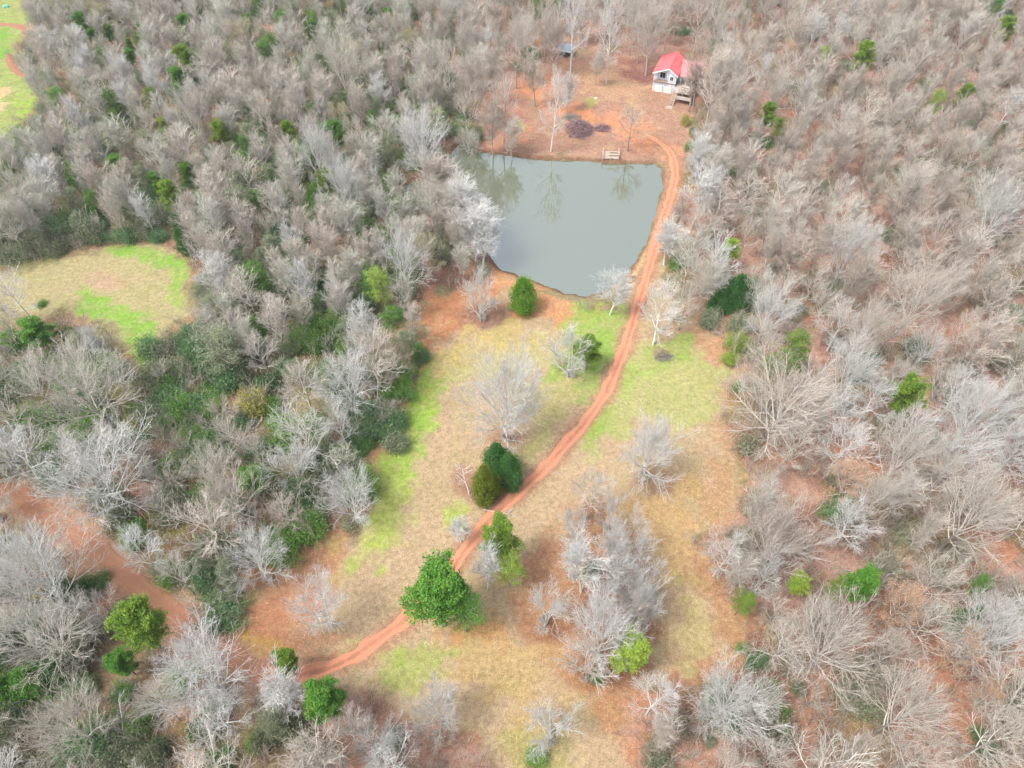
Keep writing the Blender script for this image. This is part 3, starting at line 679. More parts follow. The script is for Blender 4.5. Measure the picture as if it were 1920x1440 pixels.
PP('cedar_dark', 1382, 552, 66, "dark green cedar behind the white twiggy tree", "dark cedar at the right wood's edge", h=8)
PP('cedar_dark', 1352, 566, 50, None, None, h=5)
PP('shrub_grey', 1332, 593, 58, "round olive-grey bush at the tip of the brown clearing corner", "round olive bush", h=4); PP('shrub_grey', 1388, 605, 60, h=3.6); PP('shrub_grey', 1412, 570, 42, h=3.4)
PP('shrub_lime', 1380, 640, 52, "upper yellow-green bush on the clearing's right edge", None); PP('shrub_lime', 1366, 672, 40, "lower yellow-green bush on the clearing's right edge", None); PP('shrub_mid', 1384, 725, 30)
PP('pine_lime', 1368, 465, 48, None, None, h=9); PP('shrub_mid', 1268, 492, 34, h=3)
# --- right wood
PP('pine_bright', 1706, 732, 84, "bright green round pine standing alone in the middle of the right wood", "round pine in the right wood", h=15)
PP('pine_open_bright', 1492, 662, 86, "patchy light green pine near the left edge of the right wood", "patchy pine in the right wood", h=15)
PP('pine_open_bright', 1440, 688, 56, h=12)
PP('pine_bright', 1620, 101, 52, "brightest pine of the upper right wood, with a notched crown", "notched upper-right pine", h=17)
PP('pine_lime', 1543, 106, 36, "small yellow-green pine top just left of the notched pine", None, h=13)
PP('pine_bright', 1888, 55, 46, "yellow-green pine close to the top right corner", "pine by the top right corner", h=17)
PP('pine_bright', 1808, 176, 42, "bright pine under the top right corner, right of a paler one", None, h=16)
PP('pine_open_lime', 1757, 190, 40, "pale yellow-green pine half hidden among twigs", None, h=14)
PP('pine_bright', 1442, 212, 44, "yellow-green pine at the left side of the upper right wood", "pine right of the house yard", h=15); PP('pine_open_bright', 1462, 235, 34, h=13)
PP('pine_open', 1868, 8, 40, None, None, h=16)
PP('pine_lime', 1498, 1090, 52, "lime green pine right of the lilac-white bare tree", "lime lower-right pine", h=11)
PP('pine_open_bright', 1395, 1122, 62, None, None, h=8); PP('pine_mid', 1622, 1092, 86, "dark olive pine with mottled crown in the lower right wood", "mottled lower-right pine", h=15); PP('pine_open_bright', 1565, 1108, 54, h=12)
PP('pine_open', 1838, 1100, 44, h=10); PP('cone_pine', 1808, 1166, 44, None, None, h=9); PP('shrub_dark', 1880, 320, 60, h=4); PP('shrub_dark', 1895, 450, 50, h=4); PP('shrub_blue', 1900, 345, 46, h=4)
PP('dense', 1462, 768, 215, "huge pale bare tree with fanned limbs at the right wood's edge", "huge fanned tree of the right wood", h=18)
PP('dense', 1452, 1010, 190, "broad dense grey tree at the right wood's edge beside the brown strip", "broad dense tree by the brown strip", h=16)
PP('mid_pale', 1360, 1035, 110, "pale bare tree leaning over the brown strip of the clearing", None, h=13)
PP('multi_pale', 1432, 1080, 100, "lilac-white bare tree beside the lime pine", "lilac-white tree", h=12)
PP('dense', 1552, 1212, 190, "large pinkish-grey bare tree with dense twigs in the lower right wood", "pinkish tree of the lower right wood", h=17)
PP('oak', 1705, 1330, 190, "wide bare tree with arching limbs near the bottom right", "arching tree near the bottom right", h=19)
PP('oak_pale', 1870, 1190, 190, None, None, h=20); PP('oak', 1830, 960, 180, None, None, h=21); PP('oak_pale', 1830, 780, 160, h=20); PP('oak', 1640, 940, 110, h=16)
PP('oak_pale', 1590, 470, 120, h=19); PP('oak', 1720, 560, 140, h=19); PP('oak_pale', 1870, 400, 130, h=19); PP('oak', 1620, 620, 110, h=17); PP('oak_pale', 1440, 590, 110, h=15)
PP('mid_orange', 1690, 1130, 84, "bare tree still holding orange dead leaves in the lower right wood", "orange-leaved tree", h=13); PP('mid_orange', 1800, 1220, 74, h=12); PP('mid_orange', 1850, 1310, 60, h=10)
PP('oak_pale', 1590, 700, 130, h=16); PP('oak', 1690, 860, 130, h=18)
for (x, y, w, k) in ((1425,1240,46,'shrub_blue'),(1440,1290,48,'shrub_mid'),(1462,1335,54,'shrub_mid'),(1475,1380,46,'shrub_blue'),(1500,1290,40,'shrub_grey'),(1395,1215,26,'shrub_mid'),(1330,1385,34,'shrub_grey'),(1905,1340,60,'shrub_grey'),(1850,1400,60,'shrub_blue')): PP(k, x, y, w)
# --- left wood
PP('pine_bright', 348, 108, 50, "bright yellow-green pine in the middle of the upper left wood", "bright pine in the upper left wood", h=17)
PP('pine_mid', 330, 145, 44, None, None, h=15); PP('pine_mid', 335, 172, 40, h=13)
PP('pine_mid', 152, 42, 40, "dark green pine near the top left, first of a diagonal row", "dark pine near the top left", h=17); PP('pine_mid', 175, 66, 30, h=14); PP('pine_mid', 200, 60, 28, h=15)
PP('pine_mid', 262, 55, 20, None, None, h=16); PP('pine_mid', 243, 85, 20, h=16); PP('pine_open', 190, 105, 36, h=13); PP('pine_open', 207, 185, 38, h=12); PP('pine_open', 212, 220, 30, h=10); PP('shrub_dark', 65, 315, 42, h=5); PP('shrub_dark', 120, 300, 36, h=5)
PP('pine_bright', 412, 244, 44, "green pine standing above the diagonal middle of the left wood", "green pine in the left wood", h=15); PP('pine_open', 455, 268, 32, h=12); PP('pine_lime', 304, 232, 26, h=12)
PP('pine_bright', 541, 244, 42, "yellow-green pine with a darker companion in the upper middle wood", "yellow-green upper-middle pine", h=15); PP('pine_mid', 628, 244, 44, "mid green pine right of the yellow-green pine", None, h=14)
PP('pine_bright', 322, 366, 54, "vivid green pine of the bright trio in the left wood", "vivid pine of the left trio", h=13); PP('pine_mid', 292, 340, 40, "darkest left pine of the bright trio", None, h=13); PP('pine_mid', 350, 322, 40, "upper right pine of the bright trio", None, h=13)
PP('pine_bright', 608, 336, 44, "lopsided yellow-green pine behind a crooked white bare tree", "lopsided yellow-green pine", h=12); PP('pine_open', 503, 322, 36, h=11)
PP('cedar_dark', 349, 449, 40, "small dark green cedar at the corner of the left meadow", "dark cedar at the left meadow's corner", h=10)
PP('mid_pale', 22, 545, 96, h=14); PP('mid', 8, 600, 80, h=12); PP('shrub_fresh' if 'shrub_fresh' in PROTO else 'shrub_mid', 75, 568, 20, h=1.6)
PP('pine_mid', 68, 618, 76, "round green pine below the left meadow by the left edge", "round pine by the left edge", h=11)
PP('pine_open_lime', 716, 530, 66, "light yellow-green pine half way down the left wood's right side", "light pine left of the pond", h=14)
PP('pine_open_grey', 398, 652, 116, "broad grey-green pine in the middle of the left wood", "broad grey-green pine", h=13)
PP('shrub_yellow', 472, 752, 76, "round yellow-green budding shrub in the middle left wood", "yellow-green budding shrub", h=6)
PP('shrub_mid', 330, 862, 66, "round green shrub on the left wood's grassy path", "round green shrub by the grassy path", h=5)
PP('pine_mid', 470, 893, 80, "dark green pine sunk among pale crowns left of the clearing", "dark pine among pale crowns", h=8)
PP('pine_bright', 252, 1168, 122, "large vivid green pine above the lower left corner beside the road", "large vivid pine beside the road", h=15)
PP('pine_mid', 225, 1240, 70, None, None, h=8); PP('cedar_dark', 12, 1210, 84, h=8); PP('cedar_mid', 62, 1285, 90, h=7); PP('cedar_dark', 112, 1262, 66, h=6); PP('cedar_mid', 18, 1300, 70, h=7)
PP('pine_mid', 605, 1312, 100, "mottled dark green pine just below the lower track", "mottled pine below the lower track", h=14)
PP('pine_bright', 535, 1238, 66, "small soft green pine where the road meets the track", "small pine at the road junction", h=8)
PP('slim_pale', 535, 1305, 88, h=12); PP('mid', 655, 1370, 100, h=13); PP('multi_pale', 700, 1395, 110, h=12)
PP('shrub_blue', 740, 1388, 50)
PP('shrub_blue', 700, 775, 84, "dark blue-green shrub mass bulging into the clearing from the left", "blue-green shrub by the clearing", h=6); PP('shrub_blue', 735, 790, 66, h=5); PP('shrub_blue', 680, 810, 60, h=4.6); PP('shrub_grey', 735, 822, 60, h=4.6); PP('shrub_mid', 780, 655, 40, h=4); PP('shrub_blue', 792, 668, 30, h=3.5)
PP('oak_pale', 180, 893, 252, "giant pale bare tree with a wide flat dome above the clay road", "giant domed tree above the road", h=19)
PP('oak_lichen', 160, 735, 215, "wide bare tree with arching limbs below the left meadow", "arching tree below the left meadow", h=18)
PP('oak_pale', 70, 1090, 220, "huge leaning bare tree with long feathered limbs by the left edge", "feathered tree by the left edge", h=21); PP('oak_lichen', 95, 1195, 200, None, None, h=15)
PP('oak_pale', 372, 1265, 230, "broad bare tree with long pale limbs over the road's end", "long-limbed tree over the road's end", h=17)
PP('oak', 140, 1362, 170, h=15); PP('oak_pale', 650, 715, 165, "pale grey domed tree in the wood left of the clearing", "domed tree left of the clearing", h=16)
PP('oak_yellow', 722, 668, 110, "brownish fine-twigged tree on the clearing's upper left edge", None, h=12)
PP('multi_pale', 553, 880, 120, h=12); PP('oak_pale', 655, 935, 130, "pale bare tree drooping over the brown corner left of the clearing", "drooping tree left of the clearing", h=13)
PP('oak', 440, 935, 150, h=13); PP('oak_pale', 480, 1050, 150, h=12); PP('oak', 390, 880, 110, h=12); PP('mid_pale', 270, 1035, 110, "small white-limbed tree leaning at the upper side of the road", None, h=12)
PP('mid_pale', 30, 850, 120, h=16); PP('oak_pale', 755, 490, 130, "pale tree with sideways limbs left of the pond's foot", "sideways-limbed tree left of the pond", h=17)
PP('mid_yellow', 795, 480, 90, h=13); PP('oak_pale', 640, 350, 90, "crooked white-limbed bare tree beside the lopsided pine", "crooked white-limbed tree", h=18)
PP('oak_pale', 790, 265, 120, h=19); PP('oak_pale', 590, 290, 90, h=18); PP('oak', 640, 130, 120, h=20); PP('oak', 360, 215, 80, h=18)
for (x, y, w, k, h) in ((585,55,34,'pine_mid',14),(490,10,20,'pine_mid',14),(640,6,22,'pine_open',14),(832,128,30,'pine_open_bright',12),(1005,8,50,'pine_open',14),(1045,12,40,'pine_mid',12),(1140,10,36,'pine_open',13),(735,270,40,'pine_open_grey',9),(895,250,34,'shrub_grey',5),(865,215,34,'shrub_blue',4)): PP(k, x, y, w, h=h)
for (x, y, w, k) in ((5,1195,60,'shrub_dark'),(0,1235,70,'shrub_mid'),(85,1250,60,'shrub_dark'),(45,1330,60,'shrub_dark'),(100,1320,56,'shrub_blue'),(0,1310,60,'shrub_dark'),(160,1290,50,'shrub_blue'),
   (280,650,70,'shrub_blue'),(300,740,60,'shrub_blue'),(340,690,66,'shrub_grey'),(390,770,60,'shrub_mid'),(420,830,56,'shrub_blue'),(450,620,60,'shrub_grey'),(530,690,60,'shrub_blue'),(545,640,56,'shrub_mid'),(600,570,56,'shrub_blue'),(640,650,50,'shrub_mid'),(500,500,50,'shrub_blue'),(460,520,56,'shrub_grey'),(540,540,50,'shrub_blue'),(410,480,50,'shrub_mid'),(395,600,50,'shrub_dark'),(510,760,56,'shrub_mid'),(610,700,50,'shrub_dark'),(670,700,50,'shrub_blue'),(355,800,56,'shrub_dark'),
   (22,415,70,'shrub_grey'),(75,440,66,'shrub_grey'),(60,395,60,'shrub_mid'),(130,432,62,'shrub_grey'),(175,428,56,'shrub_blue'),(188,405,44,'shrub_dark'),(228,438,56,'shrub_blue'),(268,428,60,'shrub_grey'),(300,440,40,'shrub_blue'),(40,470,50,'shrub_grey'),(100,465,44,'shrub_grey'),
   (20,1180,60,'shrub_dark'),(60,1290,84,'shrub_dark'),(110,1270,70,'shrub_dark'),(20,1270,60,'shrub_mid'),(225,1295,56,'shrub_mid'),(245,985,40,'shrub_mid'),(215,978,36,'shrub_mid'),(30,1240,60,'shrub_yellow'),(400,1330,56,'shrub_mid'),(300,1400,50,'shrub_dark'),(480,1395,50,'shrub_mid'),(1010,1420,50,'shrub_mid'),
   (300,780,80,'shrub_grey'),(290,700,80,'shrub_grey'),(330,740,80,'shrub_blue'),(365,760,70,'shrub_blue'),(380,830,70,'shrub_blue'),(350,815,60,'shrub_mid'),(430,700,80,'shrub_blue'),(500,720,60,'shrub_dark'),(450,790,50,'shrub_blue'),(590,610,80,'shrub_mid'),(640,600,50,'shrub_dark'),(620,640,50,'shrub_dark'),(560,580,60,'shrub_grey'),
   (520,620,60,'shrub_grey'),(480,640,60,'shrub_blue'),(360,620,60,'shrub_blue'),(310,880,44,'shrub_mid'),(395,700,60,'shrub_dark'),(550,500,60,'shrub_mid'),(590,530,50,'shrub_dark'),(500,560,60,'shrub_grey'),(430,560,60,'shrub_grey'),(380,530,50,'shrub_grey'),(330,640,60,'shrub_grey'),(150,830,50,'shrub_mid'),(60,860,50,'shrub_mid'),(250,790,56,'shrub_yellow'),(225,740,60,'shrub_yellow')): PP(k, x, y, w)
# --- yard trees round the house: given by foot and height
def foot(kind, px, py, h, Rr, label=None, short=None):
    x, y = at(px, py); e = spawn(kind, x, y, h, Rr, rnd); X, Y, D = proj(x, y, h*0.7); THINGS.append([e, kind, float(X), float(Y), short, 2*Rr*FPX/float(D)]); FEAT.append((x, y, min(Rr, 3), 'x'))
    if label: e['label'] = label
foot('mid_pale', 1033, 284, 21, 4.6, "tall slender bare tree at the pond's upper shore left of the dock", "tall tree at the upper shore")
foot('mid_dark', 1176, 285, 12, 4.8, "small dark round-headed bare tree beside the dock", "small dark tree beside the dock")
foot('mid', 944, 282, 20, 4.6, "thin bare tree standing at the upper left shore of the pond", "thin tree at the upper left shore")
foot('slim_dark', 925, 290, 16, 3.4); foot('slim', 893, 240, 21, 4.0, "grey bare tree beside the outlined timber border", None); foot('slim', 960, 296, 12, 3.0)
foot('mid_pale', 1137, 157, 24, 5.6, "tall white bare tree in the yard left of the red-roofed house", "tall white tree left of the house"); foot('mid_pale', 1069, 145, 24, 5.4, "tall forked pale tree in front of the small blue-roofed shed", "tall tree in front of the shed")
for (px, py) in ((1235,82),(1262,84),(1300,100),(1325,120),(1180,105),(1150,100),(1090,112),(1020,118),(1000,128),(985,150),(968,165),(1045,128),(1195,118),(1245,95)): foot('mid', px, py, 19, 4.2)
foot('slim', 1062, 214, 11, 3.0, "faint small bare tree above the brush pile", None); foot('slim', 1036, 142, 16, 3.0); foot('slim', 1116, 160, 10, 2.2); foot('slim', 1210, 142, 20, 4.2)
foot('mid', 1212, 122, 23, 5.4, "tall bare tree rising just behind the red-roofed house", None)
foot('mid_dark', 1300, 200, 19, 5.4, "dark-trunked bare tree at the right end of the house deck", "dark tree by the deck"); foot('slim_dark', 1290, 212, 14, 3.2)
foot('slim', 1322, 240, 20, 4.4); foot('slim', 1340, 225, 20, 4.2); foot('slim', 1350, 280, 20, 4.2); foot('slim_pale', 1310, 380, 18, 4); foot('slim_pale', 1296, 430, 17, 4)
foot('slim_dark', 1003, 200, 15, 3.2); foot('slim_dark', 929, 195, 15, 3.2); foot('mid', 850, 220, 20, 5)
for (px, py, h_, r_) in ((840,395,15,3.6),(862,425,14,3.4),(820,400,16,4),(885,455,13,3.2),(852,450,14,4), (893,490,15,4.5), (873,452,16,4.5), (905,505,13,4)): foot('slim_pale' if px % 2 else 'slim', px, py, h_, r_)
foot('oak_lichen', 878, 284, 8, 4.2, "low bare tree with bowed limbs hanging over the pond's upper left corner", "bowed tree at the pond's corner")
place('shrub_mid', 1291, 276, 22, h=3); place('shrub_yellow', 1285, 225, 22, h=3.5); place('shrub_blue', 1300, 245, 24, h=3)

# ------------------------------------------------------------------ filling the woods
VIS = [(FIELD_MAIN, 0.30), (FIELD_LEFT, 0.52), (FIELD_TOP, 0.08), (HOUSE_YARD, 0.28), ([(880,300),(1240,308),(1243,350),(1205,470),(1140,545),(1060,550),(960,515),(915,450),(855,385),(850,330)], 0.3)]
HOUSEBOX = [(1205,80),(1330,80),(1330,210),(1205,210)]
def ok_place(x, y, h, Rr, base_margin=8):
    bx, by, _ = proj(x, y, 0); mx, my, D = proj(x, y, h*0.62); tx, ty, _ = proj(x, y, h*0.97); wpx = 2*Rr*FPX/D
    P3 = np.array([[bx, by], [mx, my], [tx, ty]])
    for poly, m in VIS:
        s = sdpoly(P3[:, 0], P3[:, 1], poly)
        if s[0] > -base_margin or s[1] > -wpx*m or s[2] > -wpx*m*0.6: return None
    s = sdpoly(P3[:, 0], P3[:, 1], HOUSEBOX)
    if s.max() > -wpx*0.3: return None
    if sdpoly(np.array([x]), np.array([y]), POND)[0] > -1.5: return None
    if min(sdline(np.array([x]), np.array([y]), ROAD)[0]-3.2, sdline(np.array([x]), np.array([y]), TRACK)[0]-Rr*0.9-1.5) < 0: return None
    if sdline(np.array([mx]), np.array([my]), ROAD_PX)[0] < wpx*0.33: return None
    for ex, ey, ew, eD in EVG:
        if D < eD+4 and abs(mx-ex) < 0.38*ew+0.34*wpx and abs(my-ey) < 0.36*ew+max(.4*wpx, h*0.30*FPX/D*0.85): return None
    return float(mx), float(my), float(wpx), float(D)
EVG = [(t[2], t[3], t[5], depth_at(t[2], t[3], 9)) for t in THINGS if fam(t[1]) in ('pine', 'cedar', 'cone') or (fam(t[1]) == 'shrub' and t[5] > 74)]
cands = []
g2 = random.Random(99)
acc = np.zeros((0, 3))
fx = np.array([[a, b_, r_*0.62] for a, b_, r_, f in FEAT if f not in ('shrub',)])
for it in range(26000):
    y = g2.uniform(8, 292); half = (y*SA+CAM_H*CA)*0.72+20; x = g2.uniform(-half, half)
    bx, by, _ = proj(x, y, 0)
    if not (-160 < bx < 2080 and -170 < by < 1640): continue
    left = bx < 880 - (by-500)*0.35 if by > 500 else bx < 850
    topb = by < 60
    if left and by < 700: kind = g2.choices(['slim', 'slim_lichen', 'mid', 'slim_pale', 'mid_yellow', 'pine_open_grey', 'pine_open', 'pine_mid'], [6, 5, 2, 1, 0.5, 1.6, 1.2, .5])[0]; sp = 4.75
    elif left: kind = g2.choices(['mid', 'mid_lichen', 'oak', 'multi', 'mid_pale', 'pine_open_grey', 'pine_open'], [4, 4, 1, 2, 1, .8, .6])[0]; sp = 7.0
    elif by > 620: kind = g2.choices(['mid', 'oak', 'mid_pale', 'multi', 'oak_pale', 'slim', 'mid_orange'], [4, 1.6, 1.2, 1.6, 1, 1.4, 0.3])[0]; sp = 7.3
    else: kind = g2.choices(['slim', 'mid', 'slim_dark', 'mid_pale', 'mid_lichen', 'mid_orange'], [5, 3, 2, 1, 2, .15])[0]; sp = 6.0
    f = fam(kind); sz = g2.uniform(.68, 1.32); Rr = {'pine': 3.0, 'slim': 2.6, 'mid': 4.3, 'oak': 6.4, 'multi': 3.4}[f]*sz*g2.uniform(.85, 1.15); h = {'pine': 10.5, 'slim': 14.5, 'mid': 13, 'oak': 13.5, 'multi': 7}[f]*(0.45+0.55*sz)*g2.uniform(.88, 1.12)
    if left and by < 700: h *= .88; Rr *= .95
    sp *= g2.uniform(.8, 1.15)*(1.15 if f == 'oak' else 1)
    if len(acc) and ((acc[:, 0]-x)**2+(acc[:, 1]-y)**2 < sp*sp).any(): continue
    if ((fx[:, 0]-x)**2+(fx[:, 1]-y)**2 < fx[:, 2]**2+4).any(): continue
    r_ = ok_place(x, y, h, Rr)
    if r_ is None: continue
    acc = np.vstack([acc, [x, y, sp]]); cands.append((r_[3], kind, x, y, h, Rr, r_))
nbare = sum(1 for t in THINGS if fam(t[1]) in ('oak', 'mid', 'slim', 'multi', 'dense', 'sparse'))
inview = [c for c in cands if -20 < c[6][0] < 1940 and -20 < c[6][1] < 1460]; outv = [c for c in cands if c not in inview]
inview.sort(key=lambda c: c[0]-c[5]*4)
NIND = max(0, 299-nbare)
print("bare features", nbare, "candidates", len(cands), "in view", len(inview))
for c in inview[:NIND]:
    e = spawn(c[1], c[2], c[3], c[4], c[5], g2); THINGS.append([e, c[1], c[6][0], c[6][1], None, c[6][2]])
rest = inview[NIND:]+outv
# --- the rest of the wood: one object of instanced crowns
def stuff(name, label, items, sources):
    col = bpy.data.collections.new(name+"_sources"); 
    for i, me in enumerate(sources):
        o = bpy.data.objects.new("%s_%02d" % (name, i), me); col.objects.link(o)
    me = bpy.data.meshes.new(name); me.from_pydata([i[0] for i in items], [], [])
    for nm, k, ty, key in (("idx", 1, 'INT', 'value'), ("rot", 2, 'FLOAT_VECTOR', 'vector'), ("scl", 3, 'FLOAT_VECTOR', 'vector')):
        a = me.attributes.new(nm, ty, 'POINT'); a.data.foreach_set(key, np.array([i[k] for i in items], np.int32 if ty == 'INT' else np.float32).ravel())
    o = link(name, me); ng = bpy.data.node_groups.new(name, 'GeometryNodeTree')
    ng.interface.new_socket("Geometry", in_out='INPUT', socket_type='NodeSocketGeometry'); ng.interface.new_socket("Geometry", in_out='OUTPUT', socket_type='NodeSocketGeometry')
    gi = ng.nodes.new('NodeGroupInput'); go = ng.nodes.new('NodeGroupOutput'); ci = ng.nodes.new('GeometryNodeCollectionInfo'); ci.inputs[0].default_value = col
    ci.inputs['Separate Children'].default_value = True; ci.inputs['Reset Children'].default_value = True
    ip = ng.nodes.new('GeometryNodeInstanceOnPoints'); ip.inputs['Pick Instance'].default_value = True
    def na(nm, ty):
        n = ng.nodes.new('GeometryNodeInputNamedAttribute'); n.data_type = ty; n.inputs[0].default_value = nm; return n.outputs[0]
    L = ng.links; L.new(gi.outputs[0], ip.inputs['Points']); L.new(ci.outputs[0], ip.inputs['Instance']); L.new(na("idx", 'INT'), ip.inputs['Instance Index'])
    e2 = ng.nodes.new('FunctionNodeEulerToRotation'); L.new(na("rot", 'FLOAT_VECTOR'), e2.inputs[0]); L.new(e2.outputs[0], ip.inputs['Rotation']); L.new(na("scl", 'FLOAT_VECTOR'), ip.inputs['Scale'])
    L.new(ip.outputs[0], go.inputs[0]); m = o.modifiers.new("scatter", 'NODES'); m.node_group = ng
    return tag(o, label, "woodland", kind='stuff')
def joined(tme, cme, name):
    mats = list(tme.materials)+list(cme.materials); Vs = []; Fs = []; mi = []; o = 0
    for me, mo in ((tme, 0), (cme, len(tme.materials))):
        v = np.empty(len(me.vertices)*3, np.float32); me.vertices.foreach_get('co', v); f = np.empty(len(me.loops), np.int32); me.loops.foreach_get('vertex_index', f)
        m_ = np.empty(len(me.polygons), np.int32); me.polygons.foreach_get('material_index', m_)
        Vs.append(v.reshape(-1, 3)); Fs.append(f.reshape(-1, 4)+o); mi.append(m_+mo); o += len(me.vertices)
    return mesh_np(name, np.concatenate(Vs), np.concatenate(Fs), mats=mats, mi=np.concatenate(mi))
srcs = []; skey = {}; items = []
for D, kind, x, y, h, Rr, r_ in rest:
    vi = g2.randrange(min(3, len(PROTO[kind])))
    if (kind, vi) not in skey: skey[(kind, vi)] = len(srcs); srcs.append(joined(*PROTO[kind][vi][2], "wood_"+kind))
    H0, R0, _ = PROTO[kind][vi]
    items.append(((x, y, hz(x, y)), skey[(kind, vi)], (0, 0, g2.uniform(0, 6.28)), (Rr/R0, Rr/R0, h/H0)))
stuff("distant_wood", "mass of grey bare trees filling the farther woods", items, srcs)
# --- undergrowth shrubs in the woods (individuals)
nsh = 0; acc2 = np.zeros((0, 2)); under = []
for it in range(30000):
    y = g2.uniform(14, 275); half = (y*SA+CAM_H*CA)*0.72; x = g2.uniform(-half, half); bx, by, _ = proj(x, y, 0)
    if not (0 < bx < 1920 and 0 < by < 1440): continue
    left = bx < 880 - max(0, by-500)*0.3
    dens = fbm(np.array([x/16.0]), np.array([y/16.0]), 77, 3)[0]
    if left:
        if dens < 0.42 and g2.random() < .6: continue
        if by < 230 and g2.random() < 0.4: continue
        kind = g2.choices(['shrub_grey', 'shrub_blue', 'shrub_thin', 'shrub_mid', 'shrub_dark'], [4, 3, 1, 6, 1.5])[0]
    else:
        if dens < 0.58 and g2.random() < 0.9: continue
        kind = g2.choices(['shrub_grey', 'shrub_thin', 'shrub_blue', 'shrub_dark'], [2, 6, 1, .6])[0]
    Rr = g2.uniform(2.0, 4.2); h = g2.uniform(2.5, 8.0) if left else g2.uniform(1.8, 4.5)
    if len(acc2) and ((acc2[:, 0]-x)**2+(acc2[:, 1]-y)**2 < (9 if left else 30)).any(): continue
    r_ = ok_place(x, y, h, Rr, 6)
    if r_ is None: continue
    acc2 = np.vstack([acc2, [x, y]]); under.append((kind, x, y, h, Rr, r_)); nsh += 1
    if nsh >= 620: break
nfs = sum(1 for t in THINGS if fam(t[1]) == 'shrub'); under.sort(key=lambda u: u[5][3]-u[4]*6)
more = under[max(0, 298-nfs):]; under = under[:max(0, 298-nfs)]
for kind, x, y, h, Rr, r_ in under:
    e = spawn(kind, x, y, h, Rr, g2); THINGS.append([e, kind, r_[0], r_[1], None, r_[2]])
srcs2 = []; skey2 = {}; items = []
for kind, x, y, h, Rr, r_ in more:
    vi = g2.randrange(len(PROTO[kind]))
    if (kind, vi) not in skey2: skey2[(kind, vi)] = len(srcs2); srcs2.append(joined(*PROTO[kind][vi][2], "under_"+kind))
    H0, R0, _ = PROTO[kind][vi]; items.append(((x, y, hz(x, y)), skey2[(kind, vi)], (0, 0, g2.uniform(0, 6.28)), (Rr/R0, Rr/R0, h/H0)))
stuff("evergreen_understorey", "green and grey-green undergrowth below the farther trees", items, srcs2)
print("shrubs", nsh, nfs, len(more))
# --- saplings and brush between the trees: nobody could count them
sap = []
for s in range(4):
    g = random.Random(700+s); out = {k: [] for k in range(6)}
    for m in range(7):
        b0 = Vector((g.uniform(-1.2, 1.2), g.uniform(-1.2, 1.2), -.1)); L = g.uniform(1.2, 3.6); d = (Vector((0, 0, 1))+rv(g)*0.35).normalized()
        grow(b0, d, L, 0.03, 2, 4, (0, 0, 6, 3, 0), 0.6, g, out, 0.9, 0.016)
    V, F = segs_geo(out[2]+out[3]+out[4], 3); sap.append(mesh_np("sapling", V, F, (TWIG, TWIGG, TWIG, TWIGD)[s]))
items = []; tries = 0
while len(items) < 3600 and tries < 40000:
    tries += 1
    y = g2.uniform(10, 285); half = (y*SA+CAM_H*CA)*0.72+6; x = g2.uniform(-half, half)
    if ok_place(x, y, 2.5, 1.0, 4) is None: continue
    s_ = g2.uniform(.6, 1.5); items.append(((x, y, hz(x, y)), g2.choices([0, 1, 2, 3], [4, 3, 4, 1])[0], (g2.uniform(-.2, .2), g2.uniform(-.2, .2), g2.uniform(0, 6.28)), (s_, s_, s_*g2.uniform(.7, 1.3))))
stuff("brushwood", "grey saplings and brush between the woodland trees", items, sap)
# ------------------------------------------------------------------ house
WHITE = simple("white_paint", (0.62,0.68,0.74), 0.6, 0.05, 1.5); TRIM = simple("white_trim", (0.82,0.84,0.86), 0.5, 0.03)
REDM, nt, b = newmat("red_metal_roof"); tc = N(nt, 'ShaderNodeTexCoord').outputs['Object']
wv = N(nt, 'ShaderNodeTexWave'); wv.inputs['Scale'].default_value = 3.2; wv.bands_direction = 'Y'; nt.links.new(tc, wv.inputs[0])
c = mixc(nt, mrange(nt, noise(nt, 0.8, 4, tc), 0.35, 0.7, 0, 1), (0.72,0.105,0.12), (0.66,0.17,0.17)); c = mixc(nt, mrange(nt, wv.outputs[1], 0.8, 1.0, 0, 0.35), c, (0.45,0.07,0.08))
nt.links.new(c, b.inputs['Base Color']); b.inputs['Roughness'].default_value = 0.45
REDF = simple("faded_roof", (0.46,0.19,0.20), 0.6, 0.2, 1.2, c2=(0.36,0.24,0.23))
GLASS, nt, b = newmat("dark_glass"); b.inputs['Base Color'].default_value = (0.02,0.025,0.04,1); b.inputs['Roughness'].default_value = 0.08
WOOD = simple("weathered_boards", (0.50,0.44,0.39), 0.85, 0.25, 2.0, c2=(0.30,0.26,0.23)); PWOOD = simple("pale_boards", (0.46,0.37,0.29), 0.8, 0.15, 2.0); RAIL = simple("brown_rail", (0.30,0.17,0.13), 0.8)
STAIN = simple("clay_stained_wall", (0.72,0.55,0.38), 0.8, 0.1, 1.5); DOOR = simple("garage_door_white", (0.80,0.79,0.76), 0.5, 0.03); BLUEROOF = simple("blue_roof", (0.27,0.32,0.39), 0.6, 0.1); GREYW = simple("grey_wall", (0.42,0.42,0.43), 0.8)
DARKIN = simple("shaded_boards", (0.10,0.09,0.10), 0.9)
hx, hy = at(1222, 170); rx_, ry_ = at(1260, 177.5); ang = math.atan2(ry_-hy, rx_-hx); HW = 6.5
hs_ = link("house", None); hs_.location = (hx, hy, hz(hx+3, hy+3)); hs_.rotation_euler = (0, 0, ang+0.03)
tag(hs_, "white two-storey house with red metal roof, garage doors and deck", "house")
DP_ = 10.5; EH, PKX, PKZ = 5.7, 4.15, 7.3
